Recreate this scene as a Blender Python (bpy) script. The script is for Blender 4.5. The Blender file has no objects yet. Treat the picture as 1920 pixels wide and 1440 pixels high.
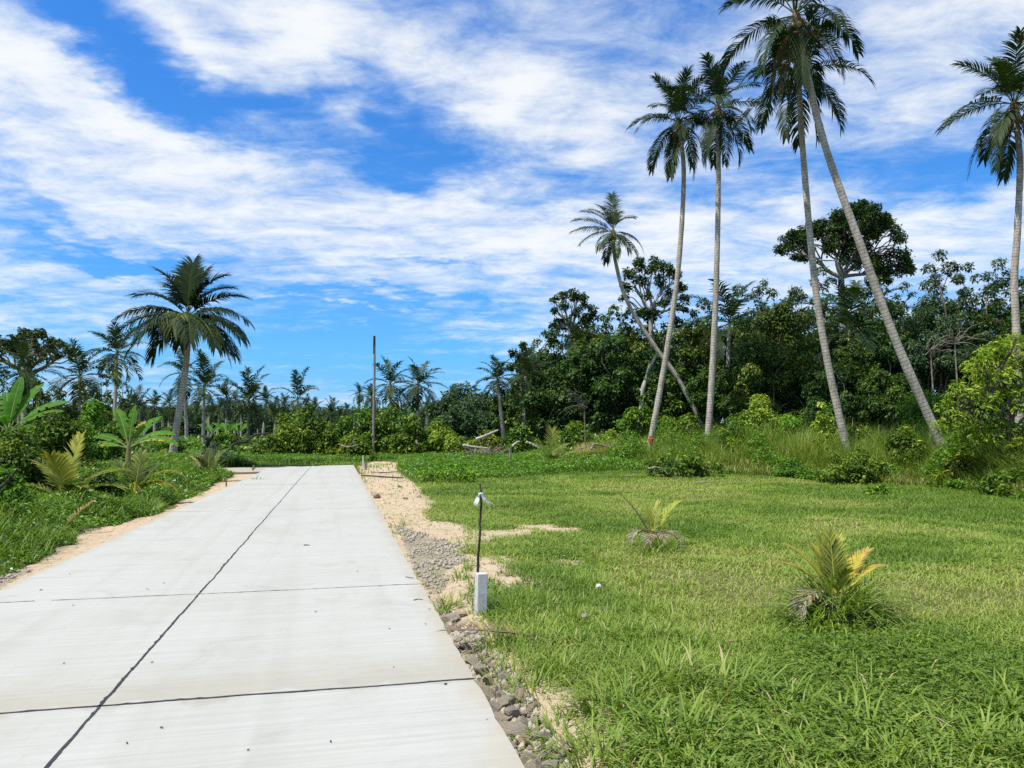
import bpy, bmesh, math, random
import numpy as np
from mathutils import Vector
random.seed(7)
SC = bpy.context.scene
COL = SC.collection
rad = math.radians

# ------------------------------------------------------------------ camera
F = 1400.0                    # focal length in photo pixels (1920 wide)
HZ = 817.0                    # photo row of the horizon
PITCH = math.atan((HZ - 720.0) / F)
CAMZ = 1.5
cd = bpy.data.cameras.new('camera')
cam = bpy.data.objects.new('camera', cd); COL.objects.link(cam)
cam.location = (0, 0, CAMZ)
cam.rotation_euler = (math.pi / 2 + PITCH, 0, 0)
cd.sensor_fit = 'HORIZONTAL'; cd.sensor_width = 36.0
cd.lens = 36.0 * F / 1920.0
cd.clip_start = 0.05; cd.clip_end = 6000
SC.camera = cam

# ------------------------------------------------------------------ exposure / render
SC.view_settings.view_transform = 'Standard'
SC.view_settings.look = 'None'
SC.view_settings.exposure = 0.42
SC.view_settings.gamma = 1.0
SC.render.engine = 'CYCLES'
cy = SC.cycles
cy.max_bounces = 5; cy.diffuse_bounces = 3; cy.glossy_bounces = 2
cy.transmission_bounces = 3; cy.transparent_max_bounces = 6
cy.use_denoising = False
cy.sample_clamp_indirect = 4.0
SC.render.filter_size = 0.95

# ------------------------------------------------------------------ sun
SUN_EL, SUN_AZ = 63.0, 238.0      # azimuth clockwise from +Y: high on the left, a little behind
sl = bpy.data.lights.new('sun', 'SUN'); sl.energy = 5.0; sl.angle = rad(0.53)
sl.color = (1.0, 0.94, 0.82)
sun = bpy.data.objects.new('sun', sl); COL.objects.link(sun)
sdir = Vector((math.sin(rad(SUN_AZ)) * math.cos(rad(SUN_EL)), math.cos(rad(SUN_AZ)) * math.cos(rad(SUN_EL)), math.sin(rad(SUN_EL))))
sun.rotation_euler = (-sdir).to_track_quat('-Z', 'Y').to_euler()
sun.location = sdir * 200

# ------------------------------------------------------------------ pixel <-> world (photo pixels, 1920 x 1440)
CP, SP = math.cos(PITCH), math.sin(PITCH)
def ray(px, py):
    xc = (px - 960.0) / F; yc = (720.0 - py) / F
    return np.array([xc, CP - yc * SP, SP + yc * CP])
def at(px, py, Y):
    d = ray(px, py); t = Y / d[1]
    return np.array([d[0] * t, Y, CAMZ + d[2] * t])
def onz(px, py, z=-0.09):
    d = ray(px, py); t = (z - CAMZ) / d[2]
    return np.array([d[0] * t, d[1] * t, z])
def proj(X, Y, Z):
    z = Z - CAMZ
    fw = Y * CP + z * SP; up = -Y * SP + z * CP
    fw = np.maximum(fw, 1e-3)
    return 960 + F * X / fw, 720 - F * up / fw

# ------------------------------------------------------------------ sky
w = bpy.data.worlds.new('World'); SC.world = w; w.use_nodes = True
nt = w.node_tree; nt.nodes.clear()
class NB:
    """tiny node builder"""
    def __init__(s, nt): s.nt = nt
    def n(s, t, **kw):
        x = s.nt.nodes.new(t)
        for k, v in kw.items(): setattr(x, k, v)
        return x
    def put(s, sock, v):
        if isinstance(v, bpy.types.NodeSocket): s.nt.links.new(v, sock)
        elif v is not None: sock.default_value = v
    def m(s, op, a=None, b=None, c=None, clamp=False):
        x = s.n('ShaderNodeMath', operation=op, use_clamp=clamp)
        for i, v in enumerate((a, b, c)): s.put(x.inputs[i], v)
        return x.outputs[0]
    def v(s, op, a=None, b=None, sc=None):
        x = s.n('ShaderNodeVectorMath', operation=op)
        s.put(x.inputs[0], a)
        if b is not None: s.put(x.inputs[1], b)
        if sc is not None: s.put(x.inputs['Scale'], sc)
        return x.outputs['Value'] if op in ('DOT_PRODUCT', 'LENGTH') else x.outputs[0]
    def noise(s, vec, scale, detail=4, rough=0.5, dist=0.0, col=False):
        x = s.n('ShaderNodeTexNoise'); s.put(x.inputs['Vector'], vec)
        x.inputs['Scale'].default_value = scale; x.inputs['Detail'].default_value = detail
        x.inputs['Roughness'].default_value = rough; x.inputs['Distortion'].default_value = dist
        return x.outputs['Color'] if col else x.outputs['Fac']
    def ramp(s, fac, stops, interp='LINEAR'):
        x = s.n('ShaderNodeValToRGB'); cr = x.color_ramp; cr.interpolation = interp
        while len(cr.elements) < len(stops): cr.elements.new(0.5)
        for e, (p, c) in zip(cr.elements, stops):
            e.position = p; e.color = (c[0], c[1], c[2], 1) if not isinstance(c, (int, float)) else (c, c, c, 1)
        s.put(x.inputs[0], fac); return x.outputs[0]
    def mix(s, fac, a, b, mode='MIX'):
        x = s.n('ShaderNodeMix', data_type='RGBA', blend_type=mode)
        s.put(x.inputs[0], fac)
        for i, v in ((6, a), (7, b)):
            if isinstance(v, (tuple, list)): v = (v[0], v[1], v[2], 1)
            s.put(x.inputs[i], v)
        return x.outputs[2]
    def mapr(s, v, a, b, c=0.0, d=1.0, smooth=True):
        x = s.n('ShaderNodeMapRange', interpolation_type='SMOOTHSTEP' if smooth else 'LINEAR')
        s.put(x.inputs[0], v)
        for i, q in enumerate((a, b, c, d)): x.inputs[i + 1].default_value = q
        return x.outputs[0]
B = NB(nt)
sky = B.n('ShaderNodeTexSky', sky_type='NISHITA', sun_disc=False)
sky.sun_elevation = rad(SUN_EL); sky.sun_rotation = rad(SUN_AZ)
sky.air_density = 1.0; sky.dust_density = 0.3; sky.ozone_density = 2.0; sky.altitude = 0
tc = B.n('ShaderNodeTexCoord')
D0 = B.v('NORMALIZE', tc.outputs['Generated'])
sep = B.n('ShaderNodeSeparateXYZ'); nt.links.new(D0, sep.inputs[0])
dz = B.m('ADD', B.m('MAXIMUM', sep.outputs[2], 0.0), 0.10)
P = B.n('ShaderNodeCombineXYZ')
B.put(P.inputs[0], B.m('DIVIDE', sep.outputs[0], dz)); B.put(P.inputs[1], B.m('DIVIDE', sep.outputs[1], dz))
P = P.outputs[0]
big = B.noise(P, 1.7, 7, 0.6, 0.35)
strk = B.v('MULTIPLY', P, (0.9, 2.6, 1.0))
streak = B.noise(strk, 1.5, 8, 0.66, 0.9)
fine = B.noise(B.v('MULTIPLY', P, (1.0, 1.35, 1.0)), 4.2, 8, 0.70, 0.4)
warp = B.v('SUBTRACT', B.noise(P, 2.6, 5, 0.6, 0.0, col=True), (0.5, 0.5, 0.5))
D = B.v('ADD', D0, B.v('SCALE', warp, sc=0.16))
BLOBS = [  # photo px, half axes px, angle (deg, + = falling to the right), strength
    (120, 50, 110, 45, 35, -.26), (270, 130, 190, 42, 27, -.34), (450, 180, 170, 40, 18, -.30), (600, 195, 120, 30, 10, -.2),
    (770, 245, 150, 62, 28, -.27), (750, 320, 90, 25, 15, -.22), (560, 290, 120, 22, 5, -.12), (230, 487, 170, 16, 5, -.30), (110, 410, 150, 12, 10, -.16), (300, 512, 90, 12, 5, -.2),
    (800, 470, 90, 13, 0, -.24), (600, 610, 300, 55, 3, -.34), (700, 690, 500, 60, 0, -.26), (900, 575, 120, 14, 0, -.2), (620, 560, 170, 12, 2, -.22),
    (1640, 300, 230, 70, 5, -.16), (1440, 340, 160, 45, -10, -.16), (1500, 130, 120, 50, 0, -.08), (1770, 330, 140, 40, -8, -.22), (1290, 50, 160, 60, 0, -.06), (1180, 130, 90, 40, 0, -.12), (1060, 330, 130, 40, 20, -.16), (1010, 380, 60, 16, 0, -.12),
    (90, 170, 190, 110, 20, .22), (300, 245, 190, 45, 14, .24), (370, 75, 130, 38, 32, .24), (570, 75, 90, 60, 0, .26), (800, 80, 190, 62, 0, .24), (960, 165, 90, 38, -10, .24), (640, 250, 60, 22, 20, .16),
    (1080, 235, 130, 48, -15, .20), (450, 400, 480, 60, 4, .11), (900, 410, 260, 45, -4, .12), (1250, 430, 330, 50, -6, .16), (1700, 440, 300, 50, -5, .12), (250, 580, 280, 45, 0, .10), (900, 470, 800, 90, 2, .04), (1500, 420, 500, 120, 0, .06),
    (830, 640, 110, 18, -4, .2), (980, 655, 90, 20, 0, .18), (660, 600, 60, 8, 3, .14), (1800, 120, 150, 140, 0, .16), (1600, 210, 120, 40, 0, .06)]
acc = None
for (px, py, a, b, ang, s) in BLOBS:
    c = ray(px, py); c /= np.linalg.norm(c)
    r = np.cross(c, (0, 0, 1.0)); r /= np.linalg.norm(r); u = np.cross(r, c)
    th = rad(-ang); r2 = math.cos(th) * r + math.sin(th) * u; u2 = -math.sin(th) * r + math.cos(th) * u
    k = np.linalg.norm(ray(px, py))
    p = B.v('DOT_PRODUCT', D, tuple(r2 * F * k / a)); q = B.v('DOT_PRODUCT', D, tuple(u2 * F * k / b))
    g = B.m('POWER', 0.36788, B.m('MULTIPLY_ADD', p, p, B.m('MULTIPLY', q, q)))
    acc = B.m('MULTIPLY_ADD', g, s * .60, acc if acc is not None else 0.0)
dens = B.m('ADD', B.m('ADD', B.m('MULTIPLY', big, 0.30), B.m('MULTIPLY', streak, 0.34)), B.m('MULTIPLY', fine, 0.50))
dens = B.m('ADD', dens, acc)
alpha = B.mapr(dens, 0.375, 0.80)
core = B.mapr(dens, 0.42, 0.74)
EL = sep.outputs[2]
alpha = B.m('MULTIPLY', alpha, B.mapr(EL, 0.0, 0.16, 0.55, 1.0))
blue = B.mix(1.0, sky.outputs[0], B.ramp(B.m('MULTIPLY', EL, 2.0, clamp=True), [(0.0, (.62, 1.10, 1.95)), (0.12, (.50, 1.08, 1.85)), (0.22, (.50, 1.22, 1.85)), (0.5, (.55, 1.36, 2.15)), (1.0, (.46, 1.36, 2.4))]), 'MULTIPLY')
shade = B.mix(core, (8.4, 9.9, 10.9), (10.9, 11.2, 11.2))
skycol = B.mix(B.m('MULTIPLY', alpha, 0.94), blue, shade)
bg = B.n('ShaderNodeBackground'); nt.links.new(skycol, bg.inputs[0]); bg.inputs[1].default_value = 0.067
wo = B.n('ShaderNodeOutputWorld'); nt.links.new(bg.outputs[0], wo.inputs[0])

# ------------------------------------------------------------------ mesh helpers
def tag(o, label=None, cat=None, group=None, kind=None):
    if label: o['label'] = label
    if cat: o['category'] = cat
    if group: o['group'] = group
    if kind: o['kind'] = kind
    return o
def empty(name, loc, label=None, cat=None, group=None):
    o = bpy.data.objects.new(name, None); COL.objects.link(o); o.location = tuple(loc)
    o.empty_display_size = 0.2
    return tag(o, label, cat, group)
def unit(a):
    return a / np.maximum(np.linalg.norm(a, axis=-1, keepdims=True), 1e-9)
class Geo:
    """collects vertices, tri / quad faces and a per-face tint; builds ONE mesh object"""
    def __init__(s): s.V = []; s.F = []; s.T = []; s.A = []; s.n = 0
    def add(s, V, F, T=0.5, A=None):
        V = np.asarray(V, dtype=np.float64).reshape(-1, 3); F = np.asarray(F, dtype=np.int64)
        s.V.append(V); s.F.append(F + s.n)
        s.T.append(np.broadcast_to(np.asarray(T, dtype=np.float32), (len(F),)))
        s.A.append(np.zeros(len(V), np.float32) if A is None else np.asarray(A, np.float32))
        s.n += len(V)
    def build(s, name, mat, parent=None, smooth=False, origin=None, along=False):
        V = np.concatenate(s.V)
        me = bpy.data.meshes.new(name)
        me.vertices.add(len(V)); me.vertices.foreach_set('co', V.astype(np.float32).ravel())
        loops = np.concatenate([f.ravel() for f in s.F])
        tot = np.concatenate([np.full(len(f), f.shape[1]) for f in s.F])
        start = np.concatenate([[0], np.cumsum(tot)[:-1]])
        me.loops.add(len(loops)); me.loops.foreach_set('vertex_index', loops.astype(np.int32))
        me.polygons.add(len(tot)); me.polygons.foreach_set('loop_start', start.astype(np.int32))
        if smooth: me.polygons.foreach_set('use_smooth', np.ones(len(tot), bool))
        me.update(calc_edges=True)
        at_ = me.attributes.new('tint', 'FLOAT', 'FACE'); at_.data.foreach_set('value', np.concatenate(s.T).astype(np.float32))
        if along:
            al = me.attributes.new('along', 'FLOAT', 'POINT'); al.data.foreach_set('value', np.concatenate(s.A))
        me.materials.append(mat)
        o = bpy.data.objects.new(name, me); COL.objects.link(o)
        if parent is not None: o.parent = parent
        elif origin is not None: o.location = tuple(origin)
        return o
def spline(pts, n):
    """Catmull-Rom through pts, n samples"""
    p = np.asarray(pts, float)
    if len(p) == 2: return p[0] + (p[1] - p[0]) * np.linspace(0, 1, n)[:, None]
    q = np.vstack([2 * p[0] - p[1], p, 2 * p[-1] - p[-2]])
    t = np.linspace(0, len(p) - 1 - 1e-6, n); i = t.astype(int); f = (t - i)[:, None]
    a, b, c, d = q[i], q[i + 1], q[i + 2], q[i + 3]
    return 0.5 * (2 * b + (c - a) * f + (2 * a - 5 * b + 4 * c - d) * f ** 2 + (3 * b - a - 3 * c + d) * f ** 3)
def tube(g, path, radii, sides=6, tint=0.5, cap=True):
    path = np.asarray(path, float); n = len(path)
    radii = np.broadcast_to(np.asarray(radii, float), (n,))
    T = unit(np.gradient(path, axis=0))
    ref = np.array([0.31, 0.95, 0.05]) if abs(T[0, 2]) > 0.5 else np.array([0.05, 0.1, 1.0])
    S = unit(np.cross(T, ref)); U = np.cross(S, T)
    a = np.linspace(0, 2 * np.pi, sides, endpoint=False)
    V = path[:, None, :] + radii[:, None, None] * (np.cos(a)[None, :, None] * S[:, None, :] + np.sin(a)[None, :, None] * U[:, None, :])
    i = np.arange(n - 1)[:, None] * sides; j = np.arange(sides)[None, :]; k = (j + 1) % sides
    Fq = np.stack([i + j, i + k, i + sides + k, i + sides + j], -1).reshape(-1, 4)
    L = np.concatenate([[0], np.cumsum(np.linalg.norm(np.diff(path, axis=0), axis=1))])
    g.add(V, Fq, tint, np.repeat(L, sides))
    if cap:
        for e, idx in ((0, 0), (n - 1, (n - 1) * sides)):
            c = path[e]; ring = V[e]
            VV = np.vstack([ring, c]); ff = [(m, (m + 1) % sides, sides) if e else ((m + 1) % sides, m, sides) for m in range(sides)]
            g.add(VV, ff, tint, np.full(sides + 1, L[e]))
def leaves(g, P, A, N, L, W, tint, droop=0.15):
    """folded 4-vertex leaves"""
    A = unit(A); S = unit(np.cross(A, N)); N = np.cross(S, A)
    L = np.broadcast_to(np.asarray(L, float), (len(P),))[:, None]; W = np.broadcast_to(np.asarray(W, float), (len(P),))[:, None]
    m = P + A * L * 0.45
    V = np.stack([P, m + S * W * .5 + N * W * .18, P + A * L - N * L * droop, m - S * W * .5 + N * W * .18], 1)
    n = len(P); F_ = np.arange(4 * n).reshape(n, 4)
    g.add(V, F_, tint)
def blades(g, P, H, Wd, lean, az, tint, curl=0.6, segs=3):
    """grass blades: bent tapering strips"""
    n = len(P); H = np.broadcast_to(H, (n,)); Wd = np.broadcast_to(Wd, (n,)); lean = np.broadcast_to(lean, (n,))
    h = np.stack([np.cos(az), np.sin(az), np.zeros(n)], -1); s = np.stack([-np.sin(az), np.cos(az), np.zeros(n)], -1)
    pos = np.array(P, float); rows = []
    ang = np.array(lean, float)
    for k in range(segs + 1):
        wk = Wd * (1.0, 0.92, 0.66, 0.05, .05)[k] if segs == 3 else Wd * (1 - 0.92 * k / segs)
        rows.append(pos - s * wk[:, None] * .5); rows.append(pos + s * wk[:, None] * .5)
        pos = pos + (h * np.sin(ang)[:, None] + np.array([0, 0, 1.]) * np.cos(ang)[:, None]) * (H / segs)[:, None]
        ang = ang + curl * (0.5 + lean)
    V = np.stack(rows, 1); m = 2 * (segs + 1)
    b = np.arange(n)[:, None] * m
    Fq = np.concatenate([b + np.array([[2 * k, 2 * k + 1, 2 * k + 3, 2 * k + 2]]) for k in range(segs)], 0)
    g.add(V, Fq, np.tile(np.broadcast_to(tint, (n,)), segs))
def vnoise(x, y, scale, seed=0):
    r = np.random.RandomState(seed).rand(64, 64)
    x = np.asarray(x) / scale + 100; y = np.asarray(y) / scale + 100
    i = np.floor(x).astype(int); j = np.floor(y).astype(int); fx = x - i; fy = y - j
    fx = fx * fx * (3 - 2 * fx); fy = fy * fy * (3 - 2 * fy)
    g_ = lambda a, b: r[a % 64, b % 64]
    return (g_(i, j) * (1 - fx) + g_(i + 1, j) * fx) * (1 - fy) + (g_(i, j + 1) * (1 - fx) + g_(i + 1, j + 1) * fx) * fy
def fbm(x, y, scale, seed=0):
    return (vnoise(x, y, scale, seed) + .5 * vnoise(x, y, scale / 2.1, seed + 1) + .25 * vnoise(x, y, scale / 4.3, seed + 2)) / 1.75
def sstep(a, b, x):
    t = np.clip((np.asarray(x, float) - a) / (b - a), 0, 1); return t * t * (3 - 2 * t)
def inpoly(px, py, poly):
    px = np.asarray(px); py = np.asarray(py); r = np.zeros(px.shape, bool); n = len(poly)
    for i in range(n):
        x1, y1 = poly[i]; x2, y2 = poly[(i + 1) % n]
        c = ((y1 > py) != (y2 > py)) & (px < (x2 - x1) * (py - y1) / ((y2 - y1) if y2 != y1 else 1e-9) + x1)
        r ^= c
    return r

# ------------------------------------------------------------------ materials
def newmat(name):
    m = bpy.data.materials.new(name); m.use_nodes = True; m.node_tree.nodes.clear()
    return m, NB(m.node_tree)
def finish(b, shader, disp=None):
    o = b.n('ShaderNodeOutputMaterial'); b.nt.links.new(shader, o.inputs[0])
def princ(b, col, rough=0.6, spec=0.3, normal=None):
    p = b.n('ShaderNodeBsdfPrincipled'); b.put(p.inputs['Base Color'], col if not isinstance(col, tuple) else (*col, 1))
    b.put(p.inputs['Roughness'], rough); p.inputs['Specular IOR Level'].default_value = spec
    if normal is not None: b.put(p.inputs['Normal'], normal)
    return p.outputs[0]
def bump(b, h, strength=0.5, dist=0.02):
    x = b.n('ShaderNodeBump'); x.inputs['Strength'].default_value = strength; x.inputs['Distance'].default_value = dist
    b.put(x.inputs['Height'], h); return x.outputs[0]
def leafmat(name, stops, rough=0.5, trans=0.3, spec=0.25, vary=0.25, tcol=(1.15, 1.25, 0.5)):
    m, b = newmat(name)
    a = b.n('ShaderNodeAttribute', attribute_name='tint')
    c = b.ramp(a.outputs['Fac'], stops)
    oi = b.n('ShaderNodeObjectInfo')
    hs = b.n('ShaderNodeHueSaturation'); b.put(hs.inputs['Color'], c)
    b.put(hs.inputs['Value'], b.m('MULTIPLY_ADD', oi.outputs['Random'], vary, 1 - vary / 2))
    b.put(hs.inputs['Hue'], b.m('MULTIPLY_ADD', b.m('FRACT', b.m('MULTIPLY', oi.outputs['Random'], 7.31)), vary * .08, 0.5 - vary * .04))
    c = hs.outputs[0]
    p = princ(b, c, rough, spec)
    t = b.n('ShaderNodeBsdfTranslucent'); b.put(t.inputs[0], b.mix(1.0, c, tcol, 'MULTIPLY'))
    mx = b.n('ShaderNodeMixShader'); mx.inputs[0].default_value = trans
    b.nt.links.new(p, mx.inputs[1]); b.nt.links.new(t.outputs[0], mx.inputs[2])
    finish(b, mx.outputs[0]); return m
# ------------------------------------------------------------------ road layout
VPX = 633.0
RA = math.atan2((960.0 - VPX) / F, 1.0 / CP)
RU = np.array([-math.sin(RA), math.cos(RA)]); RP = np.array([math.cos(RA), math.sin(RA)])
wof = lambda X, Y: X * RP[0] + Y * RP[1]
sof = lambda X, Y: X * RU[0] + Y * RU[1]
W_R = wof(*onz(985, 1440, 0)[:2]); W_C = wof(*onz(85, 1440, 0)[:2]); W_L = wof(*onz(0, 1100, 0)[:2])
rp = lambda w_, s_: RP * w_ + RU * s_
END = onz(663, 871.7, 0)[:2]; S_END = sof(*END)

def zg(X, Y):
    X = np.asarray(X, float); Y = np.asarray(Y, float)
    wv = wof(X, Y); dl = W_L - wv; dr = wv - W_R
    z = -0.09 + 0 * X
    z = z + 0.28 * sstep(0.9, 4.0, dl) * sstep(60, 30, Y)
    z = z - 0.09 * sstep(.5, .06, dr) * (dr > -.05) * sstep(12, 7, Y)
    z = z + 0.9 * sstep(23, 46, Y) * sstep(2, 14, X + 0.25 * (Y - 23))
    z = z + 0.35 * sstep(41, 75, Y)
    nz = (fbm(X, Y, 3.0, 5) - .5) * 0.16 * sstep(0.6, 3.0, np.maximum(dl, dr) ) + (vnoise(X, Y, .35, 9) - .5) * 0.035 * sstep(0.1, .5, np.maximum(dl, dr))
    return z + nz * sstep(400, 100, np.abs(Y))

# sand / gravel areas, outlined on the ground
SAND = [onz(x, y)[:2] for x, y in [(668, 874), (700, 866), (745, 868), (748, 884), (765, 896), (778, 906), (800, 930), (815, 942), (800, 966), (806, 974), (862, 980), (890, 990), (905, 996), (925, 1002), (912, 1018), (880, 1030), (862, 1038), (930, 1045), (975, 1050), (958, 1066), (1000, 1080), (1040, 1088), (975, 1100), (915, 1110), (900, 1150), (930, 1190), (985, 1230), (1045, 1290), (1125, 1330), (1190, 1390), (1230, 1500), (1300, 1750), (900, 1750)]]
SANDL = [onz(x, y)[:2] for x, y in [(-500, 1480), (-140, 1150), (0, 1086), (60, 1060), (100, 1035), (150, 1003), (180, 992), (260, 975), (320, 952), (350, 940), (400, 912), (385, 900), (425, 886), (495, 883), (520, 890), (300, 1000), (0, 1108), (-500, 1530)]]
def warp2(X, Y, a=0.25, s=0.8):
    return X + (fbm(X, Y, s, 21) - .5) * 2 * a, Y + (fbm(X, Y, s, 33) - .5) * 2 * a * 2
def sandmask(X, Y):
    x, y = warp2(X, Y)
    x2, y2 = warp2(X, Y, 0.08, .2)
    sp = [(1020, 992, 90, 12), (1060, 1050, 60, 8), (1010, 1095, 60, 8), (940, 1000, 60, 10), (1150, 910, 130, 8), (1310, 1048, 60, 6)]
    m = inpoly((x + x2) / 2, (y + y2) / 2, SAND) | inpoly(x, y, SANDL)
    for (px, py, a, b) in sp[:4]:
        c = onz(px, py); k = F / c[1]
        m |= ((X - c[0]) / (a / k)) ** 2 + ((Y - c[1]) / (b / k * c[1] / 1.6)) ** 2 < 0.35 + 1.3 * (fbm(X, Y, .5, 3) - .3)
    return m
BRANCH = [onz(x, y, 0)[:2] for x, y in [(663, 870.5), (407, 876.3), (310, 860), (240, 857), (160, 856), (160, 867), (240, 868.5), (300, 870), (345, 874), (425, 888), (490, 886)]]
def onroad(X, Y, pad=0.0):
    wv, s_ = wof(X, Y), sof(X, Y)
    return ((wv < W_R + pad) & (wv > W_L - pad) & (s_ < S_END + pad + 0.2 * (W_R - wv))) | inpoly(X, Y, BRANCH)

# ------------------------------------------------------------------ ground
m_ground, b = newmat('ground')
tcn = b.n('ShaderNodeTexCoord').outputs['Object']
sa = b.n('ShaderNodeAttribute', attribute_name='sand').outputs['Fac']
gr = b.n('ShaderNodeAttribute', attribute_name='gravel').outputs['Fac']
n1 = b.noise(tcn, 9.0, 6, .65); n2 = b.noise(tcn, 60.0, 4, .7); n3 = b.noise(tcn, 1.1, 5, .6); n4 = b.noise(tcn, 220.0, 2, .6)
sandc = b.ramp(b.m('ADD', b.m('MULTIPLY', n1, .5), b.m('MULTIPLY', n2, .5)), [(.25, (.27, .20, .125)), (.5, (.47, .37, .255)), (.75, (.62, .52, .39))])
sandc = b.mix(b.mapr(n4, .55, .75), sandc, (.30, .2, .13))
gravc = b.ramp(n2, [(.3, (.10, .085, .065)), (.5, (.29, .25, .195)), (.7, (.47, .42, .34))])
thatch = b.ramp(n1, [(.3, (.05, .055, .018)), (.5, (.11, .115, .035)), (.72, (.24, .20, .09))])
thatch = b.mix(b.mapr(n3, .45, .7), thatch, (.10, .12, .03))
edge = b.mapr(b.m('ADD', sa, b.m('MULTIPLY', b.m('SUBTRACT', n1, .5), .9)), .35, .6)
gc = b.mix(edge, thatch, sandc)
gc = b.mix(b.mapr(b.m('ADD', gr, b.m('MULTIPLY', b.m('SUBTRACT', n1, .5), 1.2)), .4, .6), gc, gravc)
finish(b, princ(b, gc, .95, .1, bump(b, b.m('ADD', n2, b.m('MULTIPLY', n1, 1.5)), .7, .03)))

def axis(lo, hi, step, far_lo, far_hi):
    a = list(np.arange(lo, hi, step)); s = step; x = hi
    while x < far_hi: a.append(x); s *= 1.18; x += s
    a.append(far_hi); s = step; x = lo; pre = []
    while x > far_lo: s *= 1.18; x -= s; pre.append(x)
    return np.array(pre[::-1] + a)
gx = axis(-13, 14, .09, -3000, 3000); gy = axis(2.6, 46, .11, -600, 4000)
GX, GY = np.meshgrid(gx, gy); GZ = zg(GX, GY)
nx, ny = len(gx), len(gy)
ii = (np.arange(ny - 1)[:, None] * nx + np.arange(nx - 1)[None, :])
g = Geo(); g.add(np.stack([GX, GY, GZ], -1), np.stack([ii, ii + 1, ii + nx + 1, ii + nx], -1).reshape(-1, 4))
ground = g.build('ground', m_ground, smooth=True); tag(ground, kind='structure')
def blur(a):
    for _ in range(2):
        p_ = np.pad(a, 1, mode='edge'); a = (p_[:-2, 1:-1] + p_[2:, 1:-1] + p_[1:-1, :-2] + p_[1:-1, 2:] + 2 * a) / 6
    return a.astype(np.float32)
sm = blur(sandmask(GX, GY).astype(float))
a_ = ground.data.attributes.new('sand', 'FLOAT', 'POINT'); a_.data.foreach_set('value', sm.ravel())
GRAV = [onz(x, y)[:2] for x, y in [(738, 980), (765, 992), (800, 1004), (838, 1014), (872, 1030), (868, 1056), (835, 1070), (838, 1088), (822, 1104), (838, 1128), (808, 1126)]]
GRAV2 = [onz(x, y)[:2] for x, y in [(805, 1120), (850, 1130), (900, 1180), (960, 1260), (1020, 1340), (1080, 1440), (1200, 1700), (960, 1700), (985, 1440), (798, 1110)]]
GRAVL = [onz(x, y)[:2] for x, y in [(-400, 1320), (-100, 1115), (0, 1075), (50, 1068), (80, 1062), (0, 1105), (-400, 1420)]]
wx, wy = warp2(GX, GY)
wx2, wy2 = warp2(GX, GY, .07, .3)
gm = (inpoly(wx2, wy2, GRAV) | inpoly(wx2, wy2, GRAV2) | inpoly(wx, wy, GRAVL)).astype(float); gm = blur(gm) * .9
a_ = ground.data.attributes.new('gravel', 'FLOAT', 'POINT'); a_.data.foreach_set('value', gm.ravel())

# ------------------------------------------------------------------ concrete road
m_conc, b = newmat('concrete')
tcn = b.n('ShaderNodeTexCoord').outputs['Object']
mp = b.n('ShaderNodeMapping'); b.put(mp.inputs[0], tcn); mp.inputs['Rotation'].default_value = (0, 0, -RA)
rc = mp.outputs[0]
st1 = b.noise(b.v('MULTIPLY', rc, (0.55, 26.0, 1)), 1.0, 5, .62, .3)
st2 = b.noise(b.v('MULTIPLY', rc, (2.5, 150.0, 1)), 1.0, 3, .6)
pat = b.noise(rc, .55, 5, .6, .3); grain = b.noise(rc, 130, 3, .65); pit = b.noise(rc, 38, 2, .5)
c = b.ramp(st1, [(.28, (.335, .337, .312)), (.5, (.374, .377, .350)), (.75, (.412, .415, .388))])
c = b.mix(b.mapr(st2, .35, .75, 0, .28), c, (.27, .265, .245))
c = b.mix(b.mapr(b.noise(b.v('MULTIPLY', rc, (2.6, .10, 1)), 1.0, 4, .55, .4), .46, .70, 0, .30), c, (.285, .275, .25))
c = b.mix(b.mapr(b.noise(rc, 1.7, 7, .68, .8), .50, .72, 0, .42), c, (.27, .265, .245))
c = b.mix(b.mapr(pat, .47, .74, 0, .55), c, (.32, .305, .26))
c = b.mix(b.mapr(grain, .5, .8, 0, .25), c, (.23, .225, .21))
c = b.mix(b.mapr(pit, .71, .77, 0, .45), c, (.25, .24, .22))
sx = b.n('ShaderNodeSeparateXYZ'); b.put(sx.inputs[0], rc)
# damp, worn band along the far side of the nearest joint
jn = b.m('ADD', sx.outputs[1], b.m('MULTIPLY', b.m('SUBTRACT', b.noise(rc, 2.2, 5, .65), .5), .9))
sj0 = sof(*onz(985 - .563 * (1440 - 1272), 1272, 0)[:2])
we = b.m('ABSOLUTE', b.m('SUBTRACT', sx.outputs[0], (W_R + W_L) / 2)); ed_ = b.mapr(b.m('ADD', we, b.m('MULTIPLY', b.m('SUBTRACT', b.noise(rc, 1.6, 6, .7), .5), .55)), (W_R - W_L) / 2 - .22, (W_R - W_L) / 2 + .05, 0, .6)
c = b.mix(ed_, c, (.31, .26, .18))
band = b.m('MULTIPLY', b.mapr(jn, sj0 - .06, sj0 + .04), b.mapr(jn, sj0 + .85, sj0 + .02))
c = b.mix(b.m('MULTIPLY', band, .42), c, (.265, .24, .17))
finish(b, princ(b, c, .85, .2, bump(b, b.m('ADD', b.m('MULTIPLY', st2, .7), b.m('ADD', st1, b.m('MULTIPLY', grain, .4))), .22, .012)))
m_tar, b = newmat('tar'); n_ = b.noise(b.n('ShaderNodeTexCoord').outputs['Object'], 40, 4, .6)
finish(b, princ(b, b.ramp(n_, [(.35, (.012, .012, .014)), (.7, (.05, .05, .052))]), .6, .3))

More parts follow.
